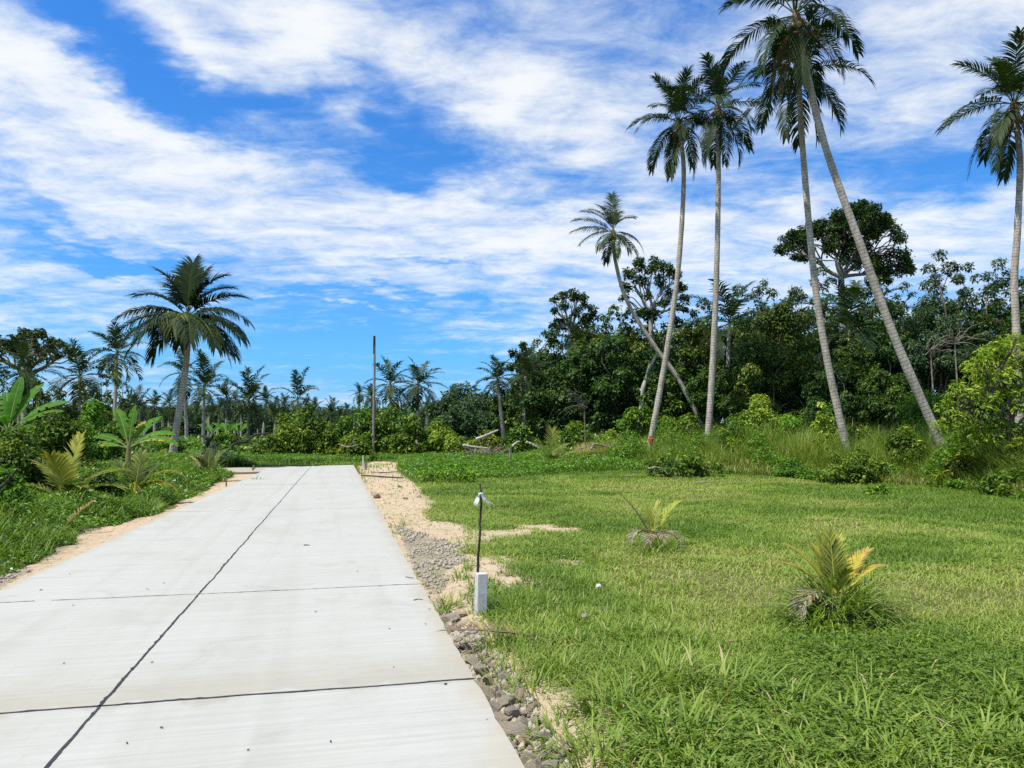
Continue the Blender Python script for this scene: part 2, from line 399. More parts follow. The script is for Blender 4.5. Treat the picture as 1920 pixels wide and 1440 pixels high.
def dense(poly, step=0.16):
    out = []
    for i in range(len(poly)):
        p, q = np.array(poly[i]), np.array(poly[(i + 1) % len(poly)]); n = max(1, int(np.linalg.norm(q - p) / step))
        n = min(n, 400)
        for k in range(n): out.append(p + (q - p) * k / n)
    return out
outer = [rp(W_R, -8)] + [END] + [onz(x, y, 0)[:2] for x, y in [(407, 877.5), (310, 861.5), (240, 859), (160, 858), (160, 866), (240, 867), (300, 868.5), (345, 872), (425, 886), (490, 884.3)]] + [rp(W_L, -8)]
pts = dense(outer)
cx_, cy_ = rp((W_R + W_L) / 2, 15)
pp = []
rs = np.random.RandomState(3)
for p in pts:   # slightly ragged poured edges
    j = (rs.rand(2) - .5) * 0.022
    pp.append(p + j)
bm = bmesh.new()
vs = [bm.verts.new((p[0], p[1], 0.0)) for p in pp]
f = bm.faces.new(vs); f.normal_update()
if f.normal.z < 0: f.normal_flip()
r = bmesh.ops.extrude_face_region(bm, geom=[f])
for v_ in [e for e in r['geom'] if isinstance(e, bmesh.types.BMVert)]: v_.co.z = 0.0
for v_ in vs: v_.co.z = -0.2
bmesh.ops.recalc_face_normals(bm, faces=bm.faces)
bmesh.ops.triangulate(bm, faces=[q for q in bm.faces if len(q.verts) > 4])
me = bpy.data.meshes.new('road'); bm.to_mesh(me); bm.free(); me.materials.append(m_conc)
road = bpy.data.objects.new('road', me); COL.objects.link(road); tag(road, kind='structure')

def joint(p0, p1, wid, ragged, seed, broken=0.0, step=.035):
    p0, p1 = np.array(p0), np.array(p1); L = np.linalg.norm(p1 - p0); n = int(L / step) + 2; r_ = np.random.RandomState(seed)
    d = (p1 - p0) / L; s_ = np.array([-d[1], d[0]]); t = np.linspace(0, L, n)
    c0 = (vnoise(t, 0 * t, 1.3, seed) - .5) * .018 + (vnoise(t, 0 * t, .17, seed + 1) - .5) * .010
    wv = wid * (0.45 + .9 * vnoise(t, 0 * t + 5, .5, seed + 2)) + ragged * np.maximum(0, r_.rand(n) - .72) * 3 * vnoise(t, 0 * t, .6, seed + 4)
    wl = wid * .5 * (0.6 + .6 * r_.rand(n))
    keep = vnoise(t, 0 * t + 9, .22, seed + 3) > broken
    c = p0 + d * t[:, None] + s_ * c0[:, None]
    V = np.concatenate([np.c_[c - s_ * wl[:, None], np.full(n, .003)], np.c_[c + s_ * (wv * .6)[:, None], np.full(n, .003)]])
    q = np.array([(i, i + 1, n + i + 1, n + i) for i in range(n - 1) if keep[i] or keep[i + 1]])
    g = Geo(); g.add(V, q); return g.build('joint', m_tar, road)
s_first = sj0
joint(rp(W_C, -8), rp(W_C + .02, S_END), .016, .03, 1)
joint(rp(W_L, s_first), rp(W_R, s_first), .018, .04, 11, -1)
s2 = sof(*onz(790, 1095, 0)[:2]); joint(rp(W_L, s2), rp(W_R, s2), .010, .025, 21, .06)
s3 = sof(*onz(709, 951.5, 0)[:2]); joint(rp(W_L, s3), rp(W_R, s3), .012, .01, 31, .3)
s4 = sof(*onz(683, 906.5, 0)[:2]); joint(rp(W_L, s4), rp(W_R, s4), .018, .01, 41, .3)
# ------------------------------------------------------------------ plant materials
m_palm = leafmat('palm_leaf', [(0, (.010, .024, .009)), (.35, (.022, .044, .013)), (.6, (.062, .092, .020)), (.73, (.30, .34, .06)), (.86, (.55, .40, .05)), (.93, (.14, .09, .058)), (1, (.42, .36, .31))], .6, .20, .16, .15)
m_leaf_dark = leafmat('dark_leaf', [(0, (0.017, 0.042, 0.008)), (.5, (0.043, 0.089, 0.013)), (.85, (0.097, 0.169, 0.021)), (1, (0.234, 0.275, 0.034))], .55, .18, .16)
m_leaf_emergent = leafmat('emergent_leaf', [(0, (0.012, 0.029, 0.007)), (.5, (0.030, 0.061, 0.012)), (.85, (0.068, 0.116, 0.018)), (1, (0.165, 0.189, 0.030))], .55, .18, .16)
m_leaf_mid = leafmat('mid_leaf', [(0, (0.026, 0.061, 0.009)), (.5, (0.078, 0.152, 0.018)), (.85, (0.177, 0.268, 0.028)), (1, (0.414, 0.429, 0.055))], .55, .25, .16)
m_leaf_olive = leafmat('olive_leaf', [(0, (0.033, 0.059, 0.007)), (.5, (0.087, 0.138, 0.013)), (.8, (0.207, 0.240, 0.020)), (1, (0.497, 0.418, 0.039))], .55, .22, .16)
m_leaf_yel = leafmat('yellow_leaf', [(0, (.05, .10, .012)), (.45, (.165, .26, .026)), (.8, (.35, .43, .05)), (1, (.58, .53, .10))], .5, .32, .18)
m_leaf_bright = leafmat('bright_leaf', [(0, (0.033, 0.081, 0.009)), (.5, (0.105, 0.225, 0.020)), (.85, (0.195, 0.350, 0.033)), (1, (0.390, 0.475, 0.066))], .55, .3, .16)  # bushes whose own leaf colour is a brighter green
m_leaf_far = leafmat('far_leaf', [(0, (0.024, 0.054, 0.024)), (.5, (0.050, 0.102, 0.042)), (1, (0.102, 0.168, 0.066))], .6, .2, .2)
m_leaf_pale = leafmat('pale_leaf', [(0, (0.039, 0.089, 0.024)), (.5, (0.095, 0.182, 0.043)), (1, (0.238, 0.333, 0.084))], .55, .25, .16)
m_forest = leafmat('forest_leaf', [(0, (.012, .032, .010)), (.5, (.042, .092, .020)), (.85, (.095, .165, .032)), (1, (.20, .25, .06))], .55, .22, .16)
m_forest_olive = leafmat('forest_olive_leaf', [(0, (.016, .030, .008)), (.5, (.066, .115, .020)), (.8, (.150, .190, .030)), (1, (.28, .25, .05))], .55, .22, .16)
m_forest_pale = leafmat('forest_pale_leaf', [(0, (.018, .042, .020)), (.5, (.050, .098, .042)), (1, (.13, .19, .085))], .55, .25, .16)
m_grass = leafmat('grass_blade', [(0, (.030, .074, .010)), (.3, (.112, .190, .026)), (.55, (.200, .285, .046)), (.75, (.275, .335, .072)), (.88, (.42, .34, .17)), (1, (.55, .46, .28))], .5, .32, .2, .1)
m_weed = leafmat('weed_leaf', [(0, (0.030, 0.075, 0.010)), (.4, (0.075, 0.169, 0.017)), (.75, (0.158, 0.299, 0.026)), (.92, (0.300, 0.390, 0.060)), (.93, (0.900, 0.900, 0.900)), (1, (0.900, 0.900, 0.900))], .45, .3, .3, .1)
m_banana = leafmat('banana_leaf', [(0, (.03, .085, .010)), (.4, (.055, .165, .014)), (.65, (.13, .27, .025)), (.8, (.60, .38, .03)), (.9, (.30, .13, .04)), (1, (.28, .34, .14))], .55, .35, .08, .1)

def barkmat(name, dark, mid, light, ring=0.0, rough=.9):
    m, b = newmat(name)
    o = b.n('ShaderNodeTexCoord').outputs['Object']
    n1 = b.noise(b.v('MULTIPLY', o, (1, 1, .35)), 9, 5, .65); n2 = b.noise(o, 55, 3, .6); n3 = b.noise(o, .8, 3, .5)
    f = b.m('ADD', b.m('MULTIPLY', n1, .55), b.m('ADD', b.m('MULTIPLY', n2, .2), b.m('MULTIPLY', n3, .25)))
    if ring:
        al = b.n('ShaderNodeAttribute', attribute_name='along').outputs['Fac']
        fr = b.m('FRACT', b.m('ADD', b.m('MULTIPLY', al, 1 / ring), b.m('MULTIPLY', n1, .5)))
        scar = b.m('MULTIPLY', b.mapr(fr, .0, .14), b.mapr(fr, 1.0, .80))
        f2 = b.m('SUBTRACT', f, b.m('MULTIPLY', b.m('SUBTRACT', 1.0, scar), .145))
    else: f2 = f
    c = b.ramp(f2, [(.30, dark), (.47, mid), (.62, light)])
    finish(b, princ(b, c, rough, .15, bump(b, f2, .7, .04))); return m
m_trunk = barkmat('palm_bark', (.15, .13, .105), (.33, .295, .245), (.52, .475, .41), .13)
m_bark = barkmat('bark', (.05, .04, .03), (.13, .11, .085), (.24, .21, .17))
m_pale_bark = barkmat('pale_bark', (.16, .14, .11), (.32, .29, .25), (.48, .45, .40))
m_dead = barkmat('dead_wood', (.045, .035, .028), (.17, .14, .11), (.36, .32, .27))
m_black = barkmat('charred_wood', (.012, .010, .009), (.035, .03, .026), (.11, .095, .08))
m_greywood = barkmat('weathered_wood', (.09, .08, .075), (.21, .19, .17), (.36, .33, .30))
m_nut, b = newmat('coconut_husk'); finish(b, princ(b, b.ramp(b.noise(b.n('ShaderNodeTexCoord').outputs['Object'], 6, 3), [(.35, (.06, .045, .015)), (.65, (.20, .15, .04))]), .6, .3))

# ------------------------------------------------------------------ fronds
def frond(g, base, az, el, L, bend, rng, n=44, ll=.8, lw=.045, hang=.55, tint=.35, tv=.12, wind=(0, 0, 0), fwd=0.0, tip=None, twist=0.0, segs=3, rr=.035, start=.16):
    m = 18; s = np.linspace(0, 1, m)
    e = el - bend * s ** 1.4
    a = az + twist * s
    d = np.stack([np.cos(a) * np.cos(e), np.sin(a) * np.cos(e), np.sin(e)], -1) + np.outer(s ** 1.5, wind)
    d = unit(d); path = np.vstack([[0, 0, 0], np.cumsum((d[1:] + d[:-1]) / 2, 0) * (L / (m - 1))]) + base
    tube(g, path, rr * (1 - .85 * s), 4, min(tint + .28, .74) if tint < .8 else tint, cap=False)
    sv = np.linspace(start, .995, n); idx = sv * (m - 1); i0 = np.clip(idx.astype(int), 0, m - 2); fr = (idx - i0)[:, None]
    Pp = path[i0] * (1 - fr) + path[i0 + 1] * fr; T = unit(d[i0] * (1 - fr) + d[i0 + 1] * fr)
    hz = np.stack([-np.sin(a[i0]), np.cos(a[i0]), 0 * sv], -1)
    S = unit(hz - T * np.sum(hz * T, -1, keepdims=True)); N = np.cross(T, S)
    prof = np.interp(sv, [0, .16, .4, .7, 1.0], [.45, .75, 1.0, .92, .55])
    for side in (-1, 1):
        k = len(sv); l = ll * prof * (.74 + .42 * rng.rand(k)); P = Pp + (rng.rand(k, 1) - .5) * T * .03
        D = unit(T * (.35 + fwd + .75 * sv[:, None] ** 2) + side * S * (.9 - .35 * sv[:, None]) + N * (.20 + .1 * rng.rand(k, 1)))
        if side == 1: pass
        rows = []; pos = P; hg = hang * (.7 + .6 * rng.rand(k, 1))
        wv = lw * (.8 + .4 * rng.rand(k, 1))
        for q in range(segs + 1):
            W_ = unit(np.cross(D, N)); ww = wv * (np.interp(q / segs, [0, .3, .7, 1], [.6, 1, .75, .06]))
            rows += [pos - W_ * ww / 2, pos + W_ * ww / 2]
            pos = pos + D * (l[:, None] / segs)
            D = unit(D + np.array([0, 0, -1.0]) * hg * 1.6 / segs + np.array(wind) * .5 / segs)
        V = np.stack(rows, 1); mm = 2 * (segs + 1)
        kp = np.nonzero((rng.rand(k) > .07) & (vnoise(sv * 9, sv * 0 + side, .8, rng.randint(999)) > .13))[0]; V = V[kp]; sv_, k = sv[kp], len(kp); b_ = np.arange(k)[:, None] * mm
        Fq = np.concatenate([b_ + np.array([[2 * q, 2 * q + 1, 2 * q + 3, 2 * q + 2]]) for q in range(segs)], 0)
        tt = tint + tv * (rng.rand(k) - .5) * 2
        tl = np.concatenate([np.clip(tt + (tip if tip is not None else 0.0) * (q / max(segs - 1, 1)) * np.clip(sv_ * 1.3, 0, 1), 0, 1) for q in range(segs)])
        g.add(V, Fq, np.clip(tl, 0, 1))
    return path

def to_ground(path):
    """extend a top-to-base list of points straight on down into the ground"""
    p = [np.array(q, float) for q in path]; d = p[-1] - p[-2]; d = d / max(-d[2], .05)
    q = p[-1].copy()
    for _ in range(200):
        if q[2] <= zg(q[0], q[1]) - .1: break
        q = q + d * .05
    p.append(q); return p

def coconut_palm(pix, Y, fl, label, seed, nf=22, r=(.155, .105), lo=-70, wind=(0, 0, 0), nuts=5, dead=0, fronds=None, group='tall coconut palms', n=54, tint=.3, ll=1.0, lw=.058, hang=.75, droop=1.0, spears=2, mat=m_trunk, tilt=(0, 0)):
    rng = np.random.RandomState(seed)
    if np.isscalar(Y): Y = [Y] * len(pix)
    pts = to_ground([at(x, y, yy) for (x, y), yy in zip(pix, Y)])[::-1]
    base = pts[0]; path = spline(pts, 130) - base
    root = empty('coconut_palm', base, label, 'palm tree', group)
    L = np.concatenate([[0], np.cumsum(np.linalg.norm(np.diff(path, axis=0), axis=1))]); t = L / L[-1]
    rad_ = r[1] + (r[0] - r[1]) * (1 - t) + .11 * np.exp(-L / .35)
    rad_ = rad_ * (1 + .035 * np.sin(L * 37) + .03 * (vnoise(L, 0 * L, .5, seed) - .5))
    g = Geo(); tube(g, path, rad_, 12, .5); g.build('trunk', mat, root, smooth=True, along=True)
    top = path[-1] + np.array([0, 0, .05]); ax = unit(path[-1] - path[-8])
    # fibrous crown shaft
    g = Geo(); tube(g, np.array([path[-1] - ax * .35, path[-1] - ax * .05, path[-1] + ax * .2, path[-1] + ax * .42]), [r[1] * 1.05, r[1] * 1.6, r[1] * 1.3, .03], 10, .93); g.build('crown_shaft', m_palm, root)
    az0 = rng.rand() * 6.28
    for i, (fa, fe, fL, fb, fy) in enumerate(fronds or []):
        g = Geo(); frond(g, top + ax * (.3 if fe > 50 else .12), rad(fa + rng.uniform(-5, 5)), rad(fe), fL, rad(fb), rng, n, ll * fl / 3.6, lw * fl / 3.6, hang * (.75 + 1.2 * (fe < 25)), float(np.clip(tint + .06 * rng.randn() + fy, .05, .7)), .10, wind, twist=rng.uniform(-.15, .15), rr=.034 * fl / 3.6)
        g.build('frond', m_palm, root)
    for i in range(0 if fronds else nf):
        a = i / (nf - 1.0)
        el = rad(86 - (86 - lo) * a ** 1.1 + rng.uniform(-9, 9)); az = az0 + i * 2.39996 + rng.uniform(-.2, .2)
        lean_ = 1 + .22 * rng.randn(); bend = rad((26 + 40 * lean_ * math.sin(math.pi * min(a * .9 + .05, .6))) * droop + rng.uniform(-10, 10))
        if el - bend < rad(-95): bend = el - rad(-95)
        h = np.array([math.cos(az), math.sin(az), 0]); lx = fl * (.74 + .30 * math.sin(math.pi * min(.1 + .55 * a, .5))) * rng.uniform(.9, 1.08)
        g = Geo(); tn = tint + .10 * rng.randn() * .6 + (.28 if a > .86 and rng.rand() < .18 else 0)
        frond(g, top + ax * (.35 * (1 - a)) + h * .08, az, el, lx, bend, rng, n, ll * fl / 3.6, lw * fl / 3.6, hang * (.7 + .9 * a), float(np.clip(tn, .05, .7)), .10, wind, twist=rng.uniform(-.35, .35), rr=.034 * fl / 3.6)
        g.build('frond', m_palm, root)
    for i in range(dead):
        az = az0 + i * 1.9 + 1.; g = Geo()
        frond(g, top - ax * .1, az, rad(rng.uniform(-62, -40)), fl * .85, rad(rng.uniform(28, 40)), rng, 34, .42, .035, 1.1, .94, .03, rr=.03)
        o = g.build('dead_frond', m_palm, root); o['label'] = 'dry brown frond hanging against the trunk'
    for i in range(nuts):
        az = az0 + i * 2.4; c = path[-1] + np.array([math.cos(az) * .24, math.sin(az) * .24, -.18 - .12 * (i % 3)])
        g = Geo(); tt = np.linspace(-1, 1, 7); tube(g, c + np.outer(tt, [0, 0, .15]), .115 * np.sqrt(np.maximum(1 - tt ** 2, .02)), 8, .5); g.build('coconut', m_nut, root, smooth=True)
    return root

# ---- light crowns shared by the far palms
def crown_mesh(seed, nf=17, n=16, lo=-55):
    rng = np.random.RandomState(seed); g = Geo(); az0 = rng.rand() * 6
    for i in range(nf):
        a = i / (nf - 1.0)
        frond(g, np.array([0, 0, .03 * (1 - a)]), az0 + i * 2.4 + rng.uniform(-.2, .2), rad(84 - (84 - lo) * a ** 1.1 + rng.uniform(-10, 10)), rng.uniform(.85, 1.08), rad(26 + 40 * math.sin(3.14 * min(a * .9 + .05, .6)) + rng.uniform(-10, 10)), rng, n, .30, .036, .75, .30 + .1 * rng.randn() * .5 + (.3 if a > .85 and rng.rand() < .6 else 0), .1, segs=2, rr=.011)
    o = g.build('crown', m_palm); me = o.data; bpy.data.objects.remove(o); return me
CROWNS = [crown_mesh(300 + i, (20, 17, 22, 15, 18, 13, 19, 16, 21)[i], 22, (-55, -70, -45, -60, -75, -50, -66, -40, -58)[i]) for i in range(9)]
def far_palm(cx, cy, bx, by, Y, fpx, label, k, group='distant plantation palms', mid=None, tr=.13):
    top = at(cx, cy, Y); pix = [(cx, cy)] + ([mid] if mid else []) + [(bx, by)]
    pts = to_ground([at(x, y, Y) for x, y in pix])[::-1]; base = pts[0]
    root = empty('coconut_palm', base, label, 'palm tree', group)
    path = spline(pts, 24) - base; t = np.linspace(0, 1, 24)
    g = Geo(); tube(g, path, tr * (1.35 - .6 * t) * (1 + .4 * np.exp(-t * 30)), 7, .5); g.build('trunk', m_trunk, root, smooth=True, along=True)
    c = bpy.data.objects.new('crown', CROWNS[(k * 4) % 9]); COL.objects.link(c); c.parent = root; c.location = tuple(top - base)
    s = fpx * Y / F * 1.2; rq = random.Random(k * 31 + int(cx)); s *= rq.uniform(.88, 1.14); c.scale = (s, s, s * rq.uniform(.85, 1.2)); c.rotation_euler = (rq.uniform(-.2, .2), rq.uniform(-.25, .25), k * 1.7)
    return root

# ------------------------------------------------------------------ leafy trees and shrubs
def clump_leaves(g, rng, C, R, ls, cover=.9, flat=.75, droop=.45, wr=.5, tb=.5, tv=.22, cv=.24, upbias=.25):
    C = np.asarray(C, float); R = np.broadcast_to(np.asarray(R, float), (len(C),))
    area = .5 * ls * ls * wr
    cnt = np.maximum((cover * 4 * np.pi * R ** 2 * .8 / area).astype(int), 20)
    idx = np.repeat(np.arange(len(C)), cnt); n = len(idx)
    d = unit(rng.randn(n, 3)); fl = rng.rand(n) < upbias; d[fl, 2] = np.abs(d[fl, 2])
    rr = R[idx] * (.45 + .65 * rng.rand(n) ** .7)
    lump = 1 + .35 * np.sin(d[:, 0] * 5 + idx) * np.sin(d[:, 1] * 5 + idx * 2.1) * np.sin(d[:, 2] * 4 + idx)
    P = C[idx] + d * (rr * lump)[:, None] * np.array([1, 1, flat])
    N = unit(d * .5 + np.array([0, 0, .75]) + rng.randn(n, 3) * .45)
    A = unit(np.cross(N, rng.randn(n, 3)) + d * .4 + np.array([0, 0, -droop]))
    ct = (rng.rand(len(C)) - .5) * 2 * cv
    tint = np.clip(tb + ct[idx] + tv * rng.randn(n) * .8, 0, 1)
    sz = ls * (.5 + 1.0 * rng.rand(n) ** 1.3)
    leaves(g, P, A, N, sz, sz * wr, tint)
def limb(g, p0, p1, r0, r1, rng, sag=.12, n=9, sides=5):
    p0, p1 = np.array(p0, float), np.array(p1, float); L = np.linalg.norm(p1 - p0)
    mid = [p0 + (p1 - p0) * f + rng.randn(3) * L * sag * .5 + np.array([0, 0, L * sag * .6 * (1 - abs(2 * f - 1))]) for f in (.35, .68)]
    path = spline([p0] + mid + [p1], n); tube(g, path, np.linspace(r0, r1, n), sides, .5, cap=False); return path
def crown_clumps(rng, c, rx, ry, rz, k, r):
    d = unit(rng.randn(k, 3)); rr = rng.rand(k) ** .45
    C = c + d * rr[:, None] * np.array([rx, ry, rz]) * .92
    R = r * (.7 + .6 * rng.rand(k)); return C, R
def tree(px, ytop, hw, Y, mat, label, seed, frac=.25, k=55, cat='tree', name='forest_tree', group='forest trees on the right', ls=None, cover=.8, bark=m_bark, droop=.45, wr=.5, tb=.5, flat=.8, rs_=.205, dy=None):
    rng = np.random.RandomState(seed); top = at(px, ytop, Y); rx = hw * Y / F
    base = np.array([top[0] + rng.uniform(-.2, .2) * rx, Y, float(zg(top[0], Y))])
    H = top[2] - base[2]; zb = frac * H; rz = (H - zb) / 2; c = np.array([top[0] - base[0], 0, zb + rz * .98])
    ls = ls or .0036 * Y
    root = empty(name, base, label, cat, group)
    C, R = crown_clumps(rng, c, rx, dy or rx * .9, rz, k, rs_ * rx)
    C[0] = c + np.array([0, 0, rz - R[0] * .8]); C[1] = c + np.array([rx * .3, 0, rz * .86 - R[1] * .7]); C[2] = c + np.array([-rx * .35, 0, rz * .84 - R[2] * .7])
    g = Geo(); r0 = max(.10, H * .022)
    fork = np.array([c[0] * .5, 0, max(zb * .9, .25 * H)]); tp = limb(g, [0, 0, -.15], fork, r0, r0 * .75, rng, .05, 8, 8)
    for i in rng.permutation(k)[:min(k, 12)]: limb(g, tp[rng.randint(5, 8)], C[i], r0 * .42, .02, rng, .12)
    g.build('trunk', bark, root, smooth=True)
    g = Geo(); clump_leaves(g, rng, C, R, ls, cover, flat, droop, wr, tb)
    g.build('crown', mat, root); return root
def shrub(px, ytop, ybase, hw, Y, mat, label, seed, k=16, ls=None, cover=.85, name='shrub', cat='shrub', group='scrub bushes', droop=.4, wr=.5, tb=.5, rs_=.38, stems=6, deep=.8):
    rng = np.random.RandomState(seed); top = at(px, ytop, Y); X = top[0]; rx = hw * Y / F
    base = np.array([X, Y, float(zg(X, Y))]); H = max(top[2] - base[2], .3)
    ls = ls or max(.0062 * Y, .05); root = empty(name, base, label, cat, group)
    d = unit(rng.randn(k, 3)); d[:, 2] = np.abs(d[:, 2]); rr = rng.rand(k) ** .5
    R = rs_ * min(rx, H * .75) * (.7 + .6 * rng.rand(k)) ; C = np.stack([d[:, 0] * rx * rr * .8, d[:, 1] * rx * deep * rr * .8, .12 * H + d[:, 2] * (H * .86 - R * .4) * rr], -1)
    g = Geo()
    for i in rng.permutation(k)[:stems]: limb(g, [C[i][0] * .15, C[i][1] * .15, -.08], C[i] * np.array([1, 1, 1.05]), .012 + .012 * H, .006, rng, .12)
    g.build('stem', m_bark, root, smooth=True)
    g = Geo(); clump_leaves(g, rng, C, R, ls, cover, .85, droop, wr, tb)
    g.build('foliage', mat, root); return root
def px_tree(cl, Y, base_px, fork_px, mat, label, seed, group, ls=None, wr=.55, cover=.95, bark=m_pale_bark, name='emergent_tree', depth=1.0, flat=.8, lr=.30, trunk_mid=None, tb=.4, lo_bend=.10):
    """crown given as clump outlines (photo px), each clump at its own depth"""
    rng = np.random.RandomState(seed); s = Y / F
    bp = at(base_px[0], base_px[1], Y); base = np.array([bp[0], Y, float(zg(bp[0], Y))])
    root = empty(name, base, label, 'tree', group); fork = at(*fork_px, Y) - base
    C, R = [], []
    mean = np.mean([c[0] for c in cl]); span = max(abs(c[0] - mean) for c in cl)
    for (x, y, r) in cl:
        half = math.sqrt(max(1 - ((x - mean) / (span * 1.05)) ** 2, .05)) * span * s * .75 * depth
        for rep in range(9):
            yy = Y + rng.uniform(-half, half); ra, th = r * math.sqrt(rng.rand()) * .78, rng.uniform(0, 6.28)
            C.append(at(x + ra * math.cos(th), y + ra * math.sin(th) * .85, yy) - base); R.append(r * s * rng.uniform(.33, .52))
    C = np.array(C); R = np.array(R)
    g = Geo(); path = spline([np.array([0, 0, -.2])] + ([at(*trunk_mid, Y) - base] if trunk_mid else []) + [fork], 14); tube(g, path, np.linspace(lr * 1.5, lr, 14), 9, .5)
    # main limbs: cluster targets by angle, sub-limbs from them
    ang = np.arctan2(C[:, 2] - fork[2], C[:, 0] - fork[0]); order = np.argsort(ang); groups = np.array_split(order, 6)
    for gr_ in groups:
        tgt = C[gr_].mean(0); mp = limb(g, fork, fork + (tgt - fork) * .75, lr * .75, lr * .32, rng, lo_bend, 10, 7)
        for i in gr_[::3]: limb(g, mp[rng.randint(4, 10)], C[i] - np.array([0, 0, R[i] * .3]), lr * .3, .03, rng, .16, 8, 5)
    g.build('trunk', bark, root, smooth=True)
    g = Geo(); clump_leaves(g, rng, C, R, ls or .0036 * Y, cover, flat, .25, wr, tb, cv=.2)
    g.build('crown', mat, root); return root
# ================================================================== tall palms
coconut_palm([(352, 600), (352, 640), (347, 700), (338, 755), (331, 802)], 36, 3.7, 'broad full crowned coconut palm leaning beyond the banana plant, largest palm on the left', 11, nf=24, r=(.18, .13), lo=-46, nuts=4, n=70, ll=1.12, droop=1.0, group='tall coconut palms', tint=.24, fronds=[(90, 88, 2.56, 14, 0), (118, 79, 2.46, 26, 0), (62, 78, 2.42, 26, 0), (168, 71, 2.60, 42, 0), (14, 70, 2.56, 48, 0), (178, 47, 2.88, 58, 0), (4, 45, 2.88, 58, 0), (186, 22, 3.21, 58, 0), (-6, 20, 3.26, 62, 0), (202, 8, 3.53, 66, .12), (-22, 6, 3.53, 66, .08), (216, -4, 3.44, 62, .05), (-38, -6, 3.53, 60, .14), (190, -14, 3.26, 52, 0), (-10, -16, 3.35, 52, 0), (238, 2, 2.98, 72, .05), (-64, -3, 3.07, 68, .10), (268, 12, 2.23, 98, .30), (150, 12, 3.07, 64, 0), (30, 9, 3.07, 64, 0), (122, 2, 2.70, 72, 0), (62, -2, 2.70, 72, 0), (166, -26, 2.88, 46, 0), (14, -28, 2.88, 46, 0), (140, 60, 2.51, 50, 0), (40, 58, 2.51, 52, 0)])
coconut_palm([(1150, 440), (1154, 490), (1176, 565), (1228, 650), (1268, 705), (1310, 782)], 45, 2.6, 'short coconut palm whose bent trunk leans far left and crosses its neighbour', 12, nuts=2, fronds=[(90, 86, 2.45, 22, 0), (128, 72, 2.3, 44, 0), (150, 63, 2.3, 48, 0), (62, 68, 2.2, 58, 0), (176, 40, 2.6, 52, 0), (186, 16, 2.75, 46, 0), (202, -4, 2.6, 46, .1), (232, -20, 2.3, 50, .1), (268, -42, 2.2, 40, .05), (302, -30, 2.1, 50, 0), (-14, -8, 2.3, 66, 0), (10, -26, 2.3, 50, 0), (22, 56, 1.8, 62, 0), (100, -30, 2.1, 50, 0), (165, 55, 2.3, 50, 0)])
rt = coconut_palm([(1273, 236), (1282, 330), (1272, 500), (1250, 660), (1219, 832)], 37, 2.7, 'slender coconut palm curving left, with a red mark at the foot of its trunk', 13, nf=20, lo=-70, nuts=4, wind=(-.12, 0, 0))
coconut_palm([(1346, 208), (1347, 350), (1342, 560), (1334, 720), (1327, 824)], 36, 2.8, 'straight pale trunked coconut palm beside the curved one with the red mark', 14, nf=20, lo=-70, nuts=4, wind=(-.05, 0, 0), r=(.16, .11))
coconut_palm([(1497, 150), (1509, 330), (1529, 540), (1552, 680), (1577, 796)], 29, 2.75, 'near upright coconut palm crossing behind the crown of the strongly leaning one', 15, nf=17, lo=-60, nuts=3, r=(.15, .105))
coconut_palm([(1494, 38), (1512, 130), (1546, 270), (1610, 450), (1680, 640), (1760, 822)], 26, 2.9, 'tallest coconut palm with thick leaning grey trunk and dry brown fronds in its crown', 16, nf=20, lo=-72, nuts=5, dead=4, r=(.165, .11))
coconut_palm([(1902, 204), (1912, 300), (1908, 430), (1902, 520), (1906, 640)], 30, 2.95, 'windswept coconut palm cut by the right edge of the view', 17, nf=22, lo=-74, nuts=4, wind=(-.22, 0, 0), dead=2, r=(.17, .11))
# red paint mark on the curved palm
m_red, b = newmat('red_paint'); finish(b, princ(b, b.ramp(b.noise(b.n('ShaderNodeTexCoord').outputs['Object'], 12, 3), [(.4, (.30, .02, .02)), (.6, (.55, .05, .04))]), .6, .3))
p0, p1 = at(1221, 818, 37), at(1219, 830, 37); g = Geo()
rl_ = np.array(rt.location); q0 = p0 - rl_; q1 = p1 - rl_; th_ = np.linspace(rad(225), rad(300), 7)
V = np.array([q0 * (1 - t_) + q1 * t_ + np.array([math.cos(a_ + .25 * math.sin(t_ * 9)), math.sin(a_ + .25 * math.sin(t_ * 9)), 0]) * .20 for t_ in np.linspace(0, 1, 6) for a_ in th_])
V2 = np.array([q0 * (1 - t_) + q1 * t_ + np.array([math.cos(a_), math.sin(a_), 0]) * .10 for t_ in np.linspace(0, 1, 6) for a_ in th_])
qs = [(i * 7 + j, i * 7 + j + 1, i * 7 + j + 8, i * 7 + j + 7) for i in range(5) for j in range(6)]
g.add(V, qs); g.add(V2, qs); g.build('paint_mark', m_red, rt, smooth=True)

